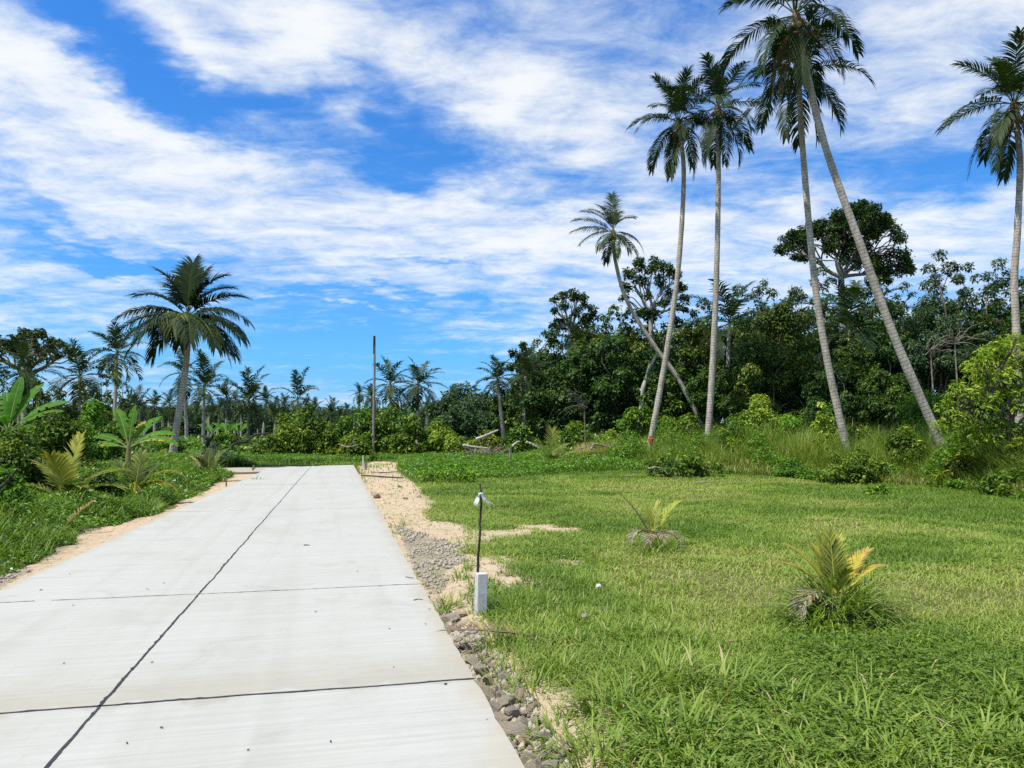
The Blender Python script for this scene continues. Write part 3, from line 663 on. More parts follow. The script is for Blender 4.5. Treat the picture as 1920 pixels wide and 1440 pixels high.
# ---- palms of the middle distance and the plantation
MP = [  # crown px, base px, depth, frond px, label
    (220, 662, 215, 782, 62, 50, 'medium palm with pale trunk standing just left of the broad leaning palm'),
    (150, 706, 150, 800, 55, 64, 'low palm with heavy crown between the umbrella tree and the medium palm'),
    (45, 700, 45, 790, 40, 60, 'palm crown half hidden behind the large banana plant'),
    (345, 700, 349, 812, 78, 46, 'palm crown seen behind the trunk of the broad leaning palm'),
    (383, 728, 381, 818, 60, 54, 'star shaped palm right of the broad leaning trunk, above the charred stump'),
    (467, 755, 465, 820, 64, 50, 'bushy palm with dense crown above the arched bare branch'),
    (425, 746, 424, 812, 115, 27, 'slim palm between the star shaped palm and the bushy one'),
    (441, 750, 440, 812, 125, 22, 'slim palm touching the left side of the bushy palm'),
    (412, 768, 408, 812, 130, 22, 'low dark palm under the fronds of the star shaped palm'),
    (500, 752, 494, 805, 120, 22, 'thin palm with a slightly bent trunk right of the bushy palm'),
    (517, 766, 515, 812, 125, 22, 'round headed palm right of the thin bent palm'),
    (534, 762, 533, 812, 130, 20, 'small palm touching the left of the palm above the thicket'),
    (558, 750, 560, 812, 80, 38, 'palm rising out of the vine covered thicket'),
    (590, 770, 590, 815, 110, 26, 'palm on the right shoulder of the vine covered thicket'),
    (620, 775, 621, 815, 120, 25, 'lone low palm in the gap before the scrub by the bare pole'),
    (650, 768, 650, 805, 150, 15, 'tiny lone palm left of the bare pole'),
    (674, 738, 672, 800, 95, 22, 'slender palm close to the left of the bare pole'),
    (664, 776, 664, 805, 140, 14, 'smallest palm top showing over the scrub left of the pole'),
    (697, 745, 697, 800, 85, 26, 'palm directly behind the bare pole'),
    (732, 722, 734, 800, 60, 46, 'full crowned palm just right of the bare pole'),
    (783, 722, 783, 800, 55, 50, 'shaggy palm with hanging old fronds, second right of the bare pole'),
    (800, 762, 800, 800, 90, 20, 'small palm peeping out right of the shaggy palm'),
    (262, 768, 262, 815, 75, 40, 'dark palm at the left edge of the plantation behind the banana plant'),
    (243, 775, 243, 815, 90, 30, 'palm top left of the dark palm behind the banana plant'),
    (288, 762, 290, 812, 100, 26, 'palm with brown skirt between the dark palm and the leaning trunk'),
    (318, 758, 317, 812, 105, 26, 'palm just left of the foot of the broad leaning trunk'),
    (305, 776, 305, 812, 120, 20, 'small dark palm left of the foot of the leaning trunk'),
    (398, 776, 397, 812, 140, 18, 'faint small palm under the star shaped crown'),
    (483, 778, 484, 812, 135, 18, 'short palm right beside the bushy palm trunk'),
    (544, 784, 545, 812, 140, 16, 'short palm low on the left of the thicket'),
    (578, 764, 578, 812, 125, 20, 'palm half hidden in the top of the thicket'),
    (608, 782, 609, 815, 150, 14, 'tiny palm left of the lone low palm'),
    (933, 712, 942, 797, 52, 48, 'palm with bare leaning stem in front of the pale rubber trees'),
    (986, 706, 983, 780, 50, 50, 'palm with yellowing lower fronds at the dark forest edge'),
    (1078, 642, 1085, 720, 55, 44, 'palm crown buried in the forest below the left emergent tree'),
    (1368, 606, 1364, 720, 46.5, 84, 'palm with long spear and broad fronds rising from the forest behind the straight trunk'),
    (1592, 618, 1596, 740, 43.5, 84, 'young forest palm with upright fronds between the two leaning trunks'),
]
for i, (cx, cy_, bx, by, Y, fp, lb) in enumerate(MP):
    far_palm(cx, cy_, bx, by, Y, fp, lb, i, 'distant plantation palms' if cx < 820 else 'palms along the forest edge', tr=.20 if Y > 80 else .14)
# extra trunks standing in the plantation, crowns merged in the palms before them
for i, (x, Y, h) in enumerate([(392, 170, 758), (452, 175, 766), (476, 160, 770), (524, 170, 776), (636, 180, 782), (350, 165, 764), (272, 150, 772), (333, 150, 770)]):
    far_palm(x, h, x + (i % 3) - 1, 812, Y, 15,  ['deep plantation palm under the star shaped crown', 'deep plantation palm left of the bushy trunk', 'deep plantation palm right of the bushy trunk', 'deep plantation palm between the round headed palm and thicket', 'deep plantation palm between the lone low palm and the scrub', 'deep plantation palm right of the broad leaning trunk', 'deep plantation palm under the dark palm by the banana', 'deep plantation palm behind the leaning trunk'][i], i + 2, tr=.22)

# ================================================================== emergent and forest trees
T1 = [(1466, 468, 14), (1475, 458, 20), (1495, 446, 24), (1520, 438, 24), (1512, 468, 16), (1545, 430, 24), (1492, 482, 9), (1506, 486, 11), (1565, 418, 26), (1585, 403, 26), (1607, 396, 26), (1630, 402, 26), (1652, 414, 25), (1668, 420, 20), (1682, 440, 15), (1688, 450, 9), (1640, 438, 22), (1612, 428, 26), (1578, 448, 22), (1602, 458, 22), (1562, 466, 18), (1588, 478, 20), (1620, 472, 20), (1630, 490, 20), (1652, 496, 24), (1680, 482, 22), (1702, 492, 15), (1692, 508, 15), (1660, 518, 18), (1642, 526, 18), (1612, 496, 15), (1545, 455, 12), (1710, 506, 9)]
px_tree(T1, 58, (1584, 700), (1577, 520), m_leaf_emergent, 'tall umbrella shaped emergent tree with pale spreading limbs behind the leaning palms', 51, 'emergent trees above the forest', lr=.24, depth=.8)
T2 = [(1178, 512, 12), (1200, 500, 18), (1225, 497, 18), (1250, 503, 15), (1266, 516, 12), (1174, 536, 12), (1200, 528, 14), (1240, 526, 14), (1275, 538, 12), (1284, 560, 11), (1271, 575, 9), (1170, 560, 9), (1178, 586, 9), (1214, 556, 11), (1241, 572, 12), (1226, 592, 15), (1206, 588, 12), (1256, 550, 10), (1285, 580, 6)]
px_tree(T2, 56, (1222, 700), (1220, 590), m_leaf_emergent, 'rounded emergent tree with open crown behind the bent palm', 52, 'emergent trees above the forest', lr=.17, depth=.8)
T3 = [(1040, 562, 9), (1055, 553, 11), (1075, 552, 12), (1092, 558, 11), (1098, 572, 9), (1060, 574, 10), (1080, 586, 10), (1040, 582, 7), (1112, 592, 9), (1048, 602, 8), (1100, 596, 10), (1036, 610, 7)]
px_tree(T3, 58, (1072, 720), (1068, 618), m_leaf_emergent, 'small open crowned emergent tree at the left of the forest skyline', 53, 'emergent trees above the forest', lr=.13, depth=.8)
T4 = [(962, 664, 9), (980, 652, 11), (994, 660, 9), (974, 680, 11), (960, 690, 10), (990, 684, 10), (1000, 674, 8), (976, 668, 9)]
px_tree(T4, 62, (978, 780), (977, 700), m_leaf_emergent, 'loose dark tree top behind the palm with yellowing lower fronds', 54, 'emergent trees above the forest', lr=.12, depth=.8)
TL = [(8, 652, 20), (30, 638, 16), (50, 622, 14), (72, 624, 14), (98, 640, 13), (116, 648, 11), (128, 660, 8), (92, 652, 12), (62, 645, 15), (30, 655, 15), (-20, 640, 22), (108, 664, 8), (135, 668, 5), (78, 662, 9), (-40, 660, 24), (45, 646, 10)]
px_tree(TL, 46, (40, 790), (45, 712), m_leaf_emergent, 'wide flat topped tree with visible limbs at the far left', 55, 'trees on the left', lr=.2, depth=1.1, flat=.55, bark=m_bark, tb=.35, ls=.2)
left_trees = [
    (0, 680, 34, 48, m_leaf_dark, 'dark rounded tree under the flat topped tree at the left edge'),
    (60, 702, 40, 50, m_leaf_dark, 'dark leafy tree behind the large banana plant'),
    (105, 722, 36, 52, m_leaf_dark, 'dark sloping tree between the flat topped tree and the low palm'),
    (200, 690, 18, 85, m_leaf_dark, 'small rounded tree behind the medium palm on its left'),
    (232, 712, 22, 82, m_leaf_dark, 'dark tree just behind the pale trunk of the medium palm'),
    (175, 728, 30, 75, m_leaf_dark, 'low dark tree behind the palm with the heavy crown'),
    (120, 760, 50, 42, m_leaf_dark, 'dark scrubby tree behind the vine mounds'),
    (205, 770, 34, 58, m_leaf_olive, 'olive scrubby tree beside the foot of the medium palm')]
for i, (px, yt, hw, Y, m, lb) in enumerate(left_trees): tree(px, yt, hw, Y, m, lb, 600 + i, .05, 48, group='trees on the left', tb=.4)
FT = [  # px, top, half width, depth, material, low frac, label
    (838, 740, 34, 74, m_forest_pale, .05, 'low pale green rubber tree at the left end of the forest'),
    (872, 716, 42, 76, m_forest_pale, .05, 'feathery rubber tree, highest of the pale ones left of the forest'),
    (908, 732, 38, 72, m_forest_pale, .05, 'rubber tree behind the palm with the bare leaning stem'),
    (868, 756, 44, 66, m_forest_pale, .02, 'rounded rubber tree in front of the feathery one'),
    (950, 736, 36, 64, m_leaf_dark, .02, 'dark tree right of the bare leaning palm stem'),
    (1022, 616, 36, 60, m_leaf_dark, .0, 'steep dark tree forming the left shoulder of the forest'),
    (1000, 666, 40, 56, m_leaf_dark, .0, 'dark tree below the left shoulder of the forest'),
    (1062, 588, 42, 60, m_leaf_dark, .05, 'dark tree right beneath the small emergent crown'),
    (1112, 570, 40, 58, m_forest_olive, .05, 'olive tree on the skyline between the two small emergent trees'),
    (1152, 568, 36, 57, m_forest, .05, 'green tree on the skyline behind the bend of the leaning palm'),
    (1205, 574, 40, 57, m_forest_olive, .05, 'olive tree on the skyline under the rounded emergent crown'),
    (1260, 582, 38, 56, m_forest, .05, 'green tree behind the crossing of the two palm trunks'),
    (1318, 558, 40, 56, m_forest_pale, .1, 'airy tree on the skyline left of the straight palm trunk'),
    (1385, 530, 40, 56, m_forest_pale, .1, 'airy tree on the skyline right of the straight palm trunk'),
    (1432, 520, 38, 57, m_forest_pale, .1, 'feathery tree on the skyline left of the upright palm trunk'),
    (1490, 534, 36, 56, m_forest_pale, .1, 'feathery tree touching the left limb of the umbrella tree'),
    (1540, 496, 36, 54, m_forest_pale, .1, 'feathery tree below the fork of the umbrella tree'),
    (1640, 514, 44, 54, m_forest, .1, 'green tree in front of the umbrella tree trunk'),
    (1695, 526, 34, 53, m_forest_pale, .1, 'pale tree right of the leaning trunk on the skyline'),
    (1762, 466, 51, 50, m_forest_pale, .1, 'tallest feathery tree on the right part of the skyline'),
    (1815, 490, 44, 50, m_forest, .1, 'dense tree right of the tallest feathery one'),
    (1872, 482, 44, 49, m_forest_pale, .1, 'wispy tree beside the trunk of the windswept palm'),
    (1935, 494, 51, 48, m_forest, .1, 'tree on the skyline at the right edge of the view'),
    (2010, 522, 67, 46, m_forest, .1, 'forest tree beyond the windswept palm at the far right'),
    (1030, 686, 51, 50, m_forest, .0, 'dark bushy tree at the foot of the forest left of the vine bush'),
    (1085, 644, 56, 50, m_forest, .0, 'bushy green tree under the buried palm crown'),
    (1140, 624, 53, 49, m_forest, .0, 'bushy green tree left of the pale broken trunk'),
    (1205, 646, 49, 50, m_forest, .0, 'dark tree behind the pale broken trunk'),
    (1290, 596, 56, 50, m_forest_olive, .0, 'olive vine draped tree between the crossing and straight palm trunks'),
    (1390, 594, 56, 48, m_forest, .0, 'dark vine draped tree right of the straight palm trunk'),
    (1462, 566, 78, 42, m_forest_olive, .0, 'big dense olive tree between the straight and the upright palm trunks'),
    (1420, 622, 62, 40, m_forest_olive, .0, 'lower olive tree left of the big dense one'),
    (1520, 622, 51, 39, m_forest_olive, .0, 'olive tree with yellow tips behind the upright palm trunk'),
    (1600, 642, 53, 40, m_leaf_dark, .0, 'dark tangled tree between the two leaning trunks'),
    (1665, 602, 58, 42, m_forest, .0, 'green tree behind the middle of the tall leaning trunk'),
    (1735, 572, 62, 42, m_forest_pale, .05, 'grey green twiggy tree right of the tall leaning trunk'),
    (1800, 582, 58, 41, m_forest_pale, .05, 'grey green tree behind the yellow leaved tree'),
    (1870, 562, 62, 41, m_forest, .05, 'dark green tree behind the windswept palm trunk'),
    (1940, 562, 67, 40, m_forest, .05, 'dark green tree at the right edge behind the yellow leaved tree'),
    (1560, 682, 49, 36, m_forest, .0, 'low dark tree at the foot of the upright palm'),
    (1650, 692, 56, 37, m_leaf_dark, .0, 'low dark vine mound at the foot of the tall leaning palm'),
    (1255, 670, 44, 46, m_leaf_dark, .0, 'low dark tree behind the foot of the bent palm'),
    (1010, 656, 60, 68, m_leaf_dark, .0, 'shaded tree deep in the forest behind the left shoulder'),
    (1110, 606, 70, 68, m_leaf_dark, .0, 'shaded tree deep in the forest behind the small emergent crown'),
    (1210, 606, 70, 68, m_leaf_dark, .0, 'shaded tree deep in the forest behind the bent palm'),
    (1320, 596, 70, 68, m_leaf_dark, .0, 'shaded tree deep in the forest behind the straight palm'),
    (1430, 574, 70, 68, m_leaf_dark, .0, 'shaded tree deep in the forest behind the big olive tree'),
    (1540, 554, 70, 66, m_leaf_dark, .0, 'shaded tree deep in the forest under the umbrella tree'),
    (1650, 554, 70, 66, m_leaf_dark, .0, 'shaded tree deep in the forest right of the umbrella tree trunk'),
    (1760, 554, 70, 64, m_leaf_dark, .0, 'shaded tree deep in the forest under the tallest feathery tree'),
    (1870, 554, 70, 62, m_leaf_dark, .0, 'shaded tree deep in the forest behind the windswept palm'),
    (1345, 682, 56, 45, m_leaf_dark, .0, 'low dark tree behind the foot of the straight palm'),
    (1180, 696, 56, 52, m_leaf_dark, .0, 'low dark tree behind the bright vine bush'),
]
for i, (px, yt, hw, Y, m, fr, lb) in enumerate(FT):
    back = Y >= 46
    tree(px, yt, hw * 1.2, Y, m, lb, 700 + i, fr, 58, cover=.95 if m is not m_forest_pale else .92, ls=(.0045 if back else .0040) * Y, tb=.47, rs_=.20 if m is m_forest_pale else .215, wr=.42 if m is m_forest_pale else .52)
# pale broken trunk in front of the forest
rng = np.random.RandomState(4)
g = Geo(); P_ = [at(1236, 654, 46), at(1228, 672, 46), at(1216, 694, 46), at(1210, 714, 46), at(1205, 735, 46), at(1203, 760, 46)]
P_ = to_ground(P_)[::-1]; bs = P_[0]
rt2 = empty('broken_trunk', bs, 'pale crooked broken trunk between the dark forest and the curved palm', 'dead tree')
tube(g, spline(P_, 40) - bs, np.linspace(.17, .06, 40) * (1 + .25 * np.sin(np.linspace(0, 19, 40))), 8, .5); g.build('trunk', m_pale_bark, rt2, smooth=True)
g = Geo(); q = at(1205, 735, 46) - bs; tube(g, spline([q, q + [-.12, 0, .08], q + [-.16, .05, .22]], 8), np.linspace(.08, .03, 8), 6); tube(g, spline([at(1205, 738, 46) - bs, at(1216, 740, 46) - bs], 5), np.linspace(.08, .03, 5), 6); g.build('branch', m_pale_bark, rt2, smooth=True)

# ================================================================== shrubs
SH = [  # px, top, base, half width, depth, mat, label
    (36, 796, 900, 84, 15, m_leaf_mid, 'vine covered green mound at the left edge behind the golden young palm'),
    (100, 758, 850, 92, 20, m_leaf_mid, 'vine covered mound below the large banana plant'),
    (178, 745, 830, 44, 24, m_leaf_bright, 'bright leafy bush right of the vine mound, under the low palm'),
    (210, 778, 830, 36, 26, m_leaf_mid, 'leafy bush left of the leaves of the yellowing banana'),
    (6, 862, 960, 60, 12, m_leaf_bright, 'leafy weedy bush at the left edge nearest the road'),
    (190, 880, 930, 48, 16.5, m_leaf_dark, 'dark bush under the yellowing banana plant'),
    (320, 800, 850, 36, 40, m_leaf_mid, 'green bush at the foot of the broad leaning palm'),
    (430, 806, 850, 40, 62, m_leaf_bright, 'bright low bush behind the charred stump'),
    (548, 750, 850, 50, 50, m_leaf_mid, 'dark vine thicket behind the end of the road'),
    (578, 746, 850, 40, 49, m_leaf_mid, 'green vine thicket right of the dark one'),
    (505, 812, 850, 40, 47, m_leaf_mid, 'low dark bush under the arched bare branch'),
    (614, 792, 850, 36, 49, m_leaf_mid, 'olive bush right of the vine thicket'),
    (648, 776, 850, 36, 50, m_leaf_mid, 'twiggy olive bush left of the bare pole'),
    (690, 750, 850, 44, 51, m_leaf_mid, 'tall green bush around the foot of the bare pole'),
    (735, 746, 850, 44, 51, m_leaf_mid, 'tall green bush right of the bare pole'),
    (665, 815, 855, 40, 46, m_leaf_olive, 'low dry bush before the bare pole'),
    (772, 774, 850, 40, 49, m_leaf_mid, 'olive bush under the shaggy palm'),
    (822, 782, 850, 44, 50, m_leaf_yel, 'yellow green bush left of the rubber trees'),
    (868, 800, 850, 36, 48, m_leaf_yel, 'low yellow green bush above the fallen logs'),
    (925, 806, 850, 36, 46, m_leaf_olive, 'olive bush behind the pale fallen log'),
    (972, 794, 850, 42, 45, m_leaf_mid, 'green bush left of the bright young palm'),
    (1085, 786, 850, 46, 44, m_leaf_mid, 'green bush right of the bright young palm'),
    (1135, 800, 850, 36, 42, m_leaf_yel, 'yellow green bush left of the climbing vine bush'),
    (1195, 744, 850, 42, 41, m_leaf_bright, 'bright vine bush under the pale broken trunk'),
    (1270, 764, 850, 50, 42, m_leaf_mid, 'leafy bush between the feet of the curved and bent palms'),
    (1300, 790, 850, 44, 38, m_leaf_mid, 'low leafy bush left of the straight palm foot'),
    (1425, 738, 850, 62, 34, m_leaf_yel, 'yellow tipped bush right of the straight palm foot'),
    (1372, 780, 860, 40, 32, m_leaf_mid, 'green bush beside the straight palm foot'),
    (1485, 762, 860, 40, 32, m_leaf_bright, 'bright feathery bush left of the small golden one'),
    (1542, 750, 860, 24, 29.5, m_leaf_yel, 'small golden leaved bush left of the upright palm foot'),
    (1628, 786, 870, 52, 30, m_leaf_mid, 'low green bush right of the upright palm foot'),
    (1745, 702, 850, 62, 31, m_leaf_bright, 'bright green bush behind the foot of the tall leaning palm'),
    (1700, 790, 870, 50, 26, m_leaf_mid, 'low green bush left of the tall leaning palm foot'),
    (1830, 800, 890, 60, 24, m_leaf_mid, 'green bush under the yellow leaved tree'),
    (1900, 870, 950, 70, 20, m_leaf_mid, 'dark weedy bush at the right edge of the lawn'),
    (1800, 850, 900, 44, 23, m_leaf_olive, 'dry olive bush right of the tall leaning palm foot'),
    (1910, 810, 930, 36, 21, m_leaf_olive, 'reddish brown bush at the right edge'),
    (1645, 905, 935, 28, 19.5, m_leaf_bright, 'small weedy clump on the lawn before the tall grass'),
    (1285, 846, 893, 90, 27.5, m_leaf_mid, 'dark weedy mound at the lawn edge under the straight palm'),
    (1590, 838, 900, 80, 25, m_leaf_mid, 'leafy weed mound in the tall grass under the upright palm'),
    (840, 868, 905, 80, 26, m_leaf_bright, 'leafy weed clump beside the sand'),
]
for i, (px, yt, yb, hw, Y, m, lb) in enumerate(SH):
    near = Y < 30
    shrub(px, yt, yb, hw, Y, m, lb, 800 + i, k=44 if near else 24, rs_=.26 if near else .32, ls=.0044 * Y if Y > 24 else .0052 * max(Y, 14), cover=.8, group='weedy clumps in the grass' if yt > 840 else ('bushes on the left' if px < 330 else 'scrub bushes along the field'), tb=.5 if m is not m_leaf_dark else .42)
# the yellow leaved tree on the right
Y = 22.0; cl = [(1775, 760, 22), (1795, 735, 24), (1800, 780, 26), (1830, 690, 26), (1850, 665, 26), (1835, 730, 28), (1870, 700, 30), (1880, 650, 22), (1905, 640, 22), (1900, 690, 28), (1925, 670, 30), (1860, 760, 30), (1900, 750, 34), (1940, 720, 36), (1815, 810, 28), (1870, 800, 34), (1920, 800, 34), (1960, 770, 40), (1770, 800, 18), (1960, 660, 30)]
px_tree(cl, Y, (1900, 880), (1890, 800), m_leaf_yel, 'yellow green leaved small tree at the right edge of the view', 61, None, ls=.15, wr=.34, cover=.42, bark=m_bark, name='small_tree', depth=.9, lr=.07, tb=.5)
# ================================================================== grass and ground cover
rng = np.random.RandomState(99)
BANK = [(1100, 878), (1200, 888), (1300, 893), (1450, 899), (1600, 906), (1750, 914), (1850, 926), (1920, 938), (2100, 970), (2400, 1010)]
bank_y = lambda px: np.interp(px, [p[0] for p in BANK], [p[1] for p in BANK])
def in_bank(X, Y):
    px, py = proj(X, Y, -0.05 + 0 * X)
    return (px > 1120) & (py < bank_y(px) + 8 * (fbm(X, Y, 1.5, 4) - .5))
def dryness(X, Y):
    d = fbm(X, Y, 2.6, 40) * .65 + fbm(X, Y, .8, 44) * .35
    px, py = proj(X, Y, -0.05 + 0 * X)
    for (cx, cy_, a, b, s) in [(1330, 1090, 260, 60, .16), (1250, 915, 200, 14, .22), (1560, 985, 320, 22, .14), (1820, 1130, 160, 20, .25), (1500, 1020, 200, 20, .10), (1650, 925, 300, 18, -.16), (1850, 1000, 200, 30, .05), (1400, 1330, 500, 120, -.05), (1000, 930, 200, 40, -.12), (1010, 1170, 130, 80, .07), (1750, 1280, 300, 60, .05), (1000, 870, 260, 30, -.2)]:
        d = d + s * np.exp(-((px - cx) / a) ** 2 - ((py - cy_) / b) ** 2)
    return d
def sample(n, ylo, yhi, xmargin=1.5, p=1.0):
    Y = ylo + (yhi - ylo) * rng.rand(n) ** p
    half = Y * 960 / F + xmargin
    X = (rng.rand(n) * 2 - 1) * half
    return X, Y
def place(X, Y): return np.stack([X, Y, zg(X, Y) - .005], -1)
gl = Geo()
LAWN = [(3.0, 5.0, 5600, .0064, .080), (5.0, 8.0, 3900, .0078, .082), (8.0, 13.0, 2200, .0108, .085), (13.0, 20.0, 1150, .013, .09), (20.0, 32.0, 560, .021, .105), (32.0, 47.0, 180, .034, .16)]
for (y0, y1, dn, wd, hh) in LAWN:
    A_ = (y1 - y0) * (y0 + y1) * 960 / F + 3 * (y1 - y0); n = int(dn * A_)
    X, Y = sample(n, y0, y1)
    ok = (wof(X, Y) > W_R + .05) | (sof(X, Y) > S_END + .1)
    X, Y = X[ok], Y[ok]
    dr = dryness(X, Y); sd = sandmask(X + .09 * rng.randn(len(X)), Y + .14 * rng.randn(len(X)))
    pxx, pyy = proj(X, Y, -.09 + 0 * X); keep = ~sd | (rng.rand(len(X)) < np.where((pxx > 868) & (pyy < 1120), .42 * sstep(.35, .6, vnoise(X, Y, .3, 17)), .03))
    keep &= rng.rand(len(X)) < np.clip(1.35 - .9 * sstep(.55, .85, dr), .35, 1)
    X, Y, dr = X[keep], Y[keep], dr[keep]; n = len(X)
    lush = sstep(.52, .34, dr)
    H = hh * (.55 + .75 * rng.rand(n)) * (1 + .6 * lush) * (.8 + .5 * vnoise(X, Y, .5, 61))
    tint = .33 + .36 * sstep(.35, .7, dr) + .10 * rng.randn(n) + .10 * (vnoise(X, Y, .25, 62) - .5)
    dead = rng.rand(n) < .08 + .26 * sstep(.54, .78, dr); tint[dead] = .80 + .14 * rng.rand(dead.sum())
    lean = np.where(dead, 1.0, .35) + .45 * np.abs(rng.randn(n))
    blades(gl, place(X, Y), H, wd * (.7 + .6 * rng.rand(n)), lean, rng.rand(n) * 6.28, np.clip(tint, .02, .98), .45)
# low clover-like leaves between the blades
for (y0, y1, dn, ls) in [(3.0, 5.5, 1500, .032), (5.5, 9, 600, .034), (9, 16, 160, .05)]:
    A_ = (y1 - y0) * (y0 + y1) * 960 / F; n = int(dn * A_); X, Y = sample(n, y0, y1)
    ok = (wof(X, Y) > W_R + .25) & ~sandmask(X, Y); dr = dryness(X, Y); ok &= rng.rand(n) < sstep(.6, .4, dr)
    X, Y = X[ok], Y[ok]; n = len(X); Pq = place(X, Y) + np.stack([0 * X, 0 * X, .02 + .10 * rng.rand(n) * (Y < 6)], -1)
    for k in range(3):
        a = rng.rand(n) * 6.28; A = np.stack([np.cos(a), np.sin(a), .35 * rng.rand(n)], -1)
        leaves(gl, Pq, A, np.tile([0, 0, 1.], (n, 1)) + .3 * rng.randn(n, 3), ls * (.6 + .8 * rng.rand(n)), ls * .55, np.clip(.25 + .2 * rng.rand(n), 0, 1))
# loose straw on the sand and thatch
X, Y = sample(16000, 3.2, 30); ok = sandmask(X, Y) & ~onroad(X, Y, .03); X, Y = X[ok], Y[ok]; n = len(X)
blades(gl, place(X, Y) + [0, 0, .012], .05 + .16 * rng.rand(n) ** 2, .0012 * np.clip(Y, 4, 20), 1.35 + .25 * rng.rand(n), rng.rand(n) * 6.28, .78 + .2 * rng.rand(n), .05)
# taller tussocks
def tussock(g, X, Y, n, h, sp, wd, tb=.50, dead=.04, curl=.5):
    if Y < 9: wd *= 1.5
    r_ = rng.rand(n) ** .6 * sp; a = rng.rand(n) * 6.28
    x = X + r_ * np.cos(a); y = Y + r_ * np.sin(a); H = h * (.45 + .65 * rng.rand(n))
    t = tb + .12 * rng.randn(n); d = rng.rand(n) < dead; t[d] = .82 + .13 * rng.rand(d.sum())
    blades(g, place(x, y), H, wd * (.6 + .8 * rng.rand(n)), .12 + .30 * np.abs(rng.randn(n)) + .35 * r_ / sp, a + .7 * rng.randn(n), np.clip(t, .05, .98), curl)
TUS = []
for i in range(110):
    px = rng.uniform(990, 1980); py = rng.uniform(1190, 1560); c = onz(px, py)
    if fbm(c[0], c[1], .9, 71) > .46: TUS.append((c[0], c[1], 55, rng.uniform(.12, .27), .24, .0075))
for (px, py, n, h, sp, wd) in [(1240, 1280, 130, .36, .30, .008), (1350, 1300, 110, .34, .3, .009), (1290, 1400, 120, .36, .3, .009), (1160, 1330, 90, .30, .25, .007), (1480, 1330, 90, .30, .3, .009), (1650, 1400, 110, .32, .35, .009), (1820, 1400, 110, .3, .35, .009), (1120, 1420, 90, .26, .25, .007), (1050, 1260, 70, .22, .2, .007), (1020, 1180, 60, .2, .2, .007), (960, 1150, 70, .22, .18, .006), (990, 1120, 50, .2, .2, .006), (1120, 1050, 50, .22, .3, .008), (1080, 1100, 60, .2, .3, .007), (1880, 1330, 80, .3, .3, .009),
                              (1565, 1165, 420, .62, .26, .010), (1545, 1178, 200, .48, .3, .009), (1600, 1168, 200, .56, .25, .009), (1590, 1150, 60, .85, .2, .008), (1238, 1030, 220, .46, .20, .010), (1222, 1036, 80, .34, .3, .010),
                              (760, 985, 26, .34, .10, .009), (745, 990, 18, .24, .12, .009), (860, 1085, 30, .25, .10, .007), (835, 1130, 60, .26, .14, .007), (820, 1140, 40, .2, .12, .007), (740, 1000, 22, .2, .15, .008), (985, 1010, 40, .22, .25, .01), (870, 1022, 40, .22, .25, .008), (1040, 1215, 60, .24, .25, .007), (930, 1210, 45, .22, .16, .006), (1000, 1290, 40, .2, .15, .006), (1130, 1420, 60, .24, .2, .007),
                              (850, 905, 120, .55, .9, .024), (820, 900, 100, .5, .8, .022), (880, 892, 110, .55, 1.0, .024), (930, 890, 110, .5, 1.0, .024), (770, 880, 60, .35, .6, .022), (990, 890, 90, .5, 1.0, .026), (1060, 880, 120, .6, 1.2, .028), (1110, 885, 120, .55, 1.0, .026), (680, 873, 60, .3, .35, .022), (700, 876, 80, .3, .5, .022), (720, 872, 60, .25, .4, .02)]:
    c = onz(px, py); TUS.append((c[0], c[1], n, h, sp, wd))
for i in range(120):
    c = onz(rng.uniform(915, 1300), rng.uniform(1085, 1300)); TUS.append((c[0], c[1], 34, rng.uniform(.10, .20), .20, .0052, .56, .04, .22))
for i in range(46):
    px = rng.uniform(1310, 1900); py = bank_y(px) - 2; c = onz(px, py); k_ = 1 + rng.uniform(.03, .22); TUS.append((c[0] * k_, c[1] * k_, 85, rng.uniform(1.1, 1.75), .75, .030, .36, .06, .42))
for t_ in TUS: tussock(gl, *t_)
lawn = gl.build('grass', m_grass); tag(lawn, 'patchy green and straw coloured grass covering the open lot', kind='stuff')

# tall grass bank on the right
gt = Geo()
n = 74000; px = rng.uniform(1110, 2120, n); Y0 = np.array([onz(1500, y)[1] for y in np.linspace(870, 1020, 60)]); Yb = np.interp(bank_y(px), np.linspace(870, 1020, 60), Y0)
Y = Yb + rng.rand(n) ** 1.2 * 11; X = (px - 960) / F * Y * 1.0
nz = fbm(X, Y, 1.6, 80); fr = (Y - Yb) / 11
H = (.45 + 1.45 * sstep(0, .30, fr)) * (.55 + .8 * nz) * (.6 + .6 * rng.rand(n)) * np.interp(px, [1110, 1250, 1400, 1900], [.55, .6, 1.0, 1.05])
t = .38 + .34 * (fbm(X, Y, 2.2, 83) - .3) + .12 * rng.randn(n)
d = rng.rand(n) < (.22 * sstep(.25, .02, fr) + .05) * np.interp(px, [1110, 1250, 1700, 1900], [1.0, .9, 1, .6]); t[d] = .80 + .16 * rng.rand(d.sum())
blades(gt, place(X, Y), H, .021 * (.6 + .8 * rng.rand(n)), .12 + .34 * np.abs(rng.randn(n)), rng.rand(n) * 6.28, np.clip(t, .05, .98), .40)
# dry straw patch before the forest and stray straw
n = 4000; px = rng.uniform(1085, 1170, n); Y = rng.uniform(37, 42, n); X = (px - 960) / F * Y
blades(gt, place(X, Y), .55 + .5 * rng.rand(n), .03, .2 + .2 * rng.rand(n), rng.rand(n) * 6.28, .78 + .16 * rng.rand(n), .4)
tg = gt.build('tall_grass', m_grass); tag(tg, 'tall green and straw grass bank between the lawn and the palms', kind='stuff')

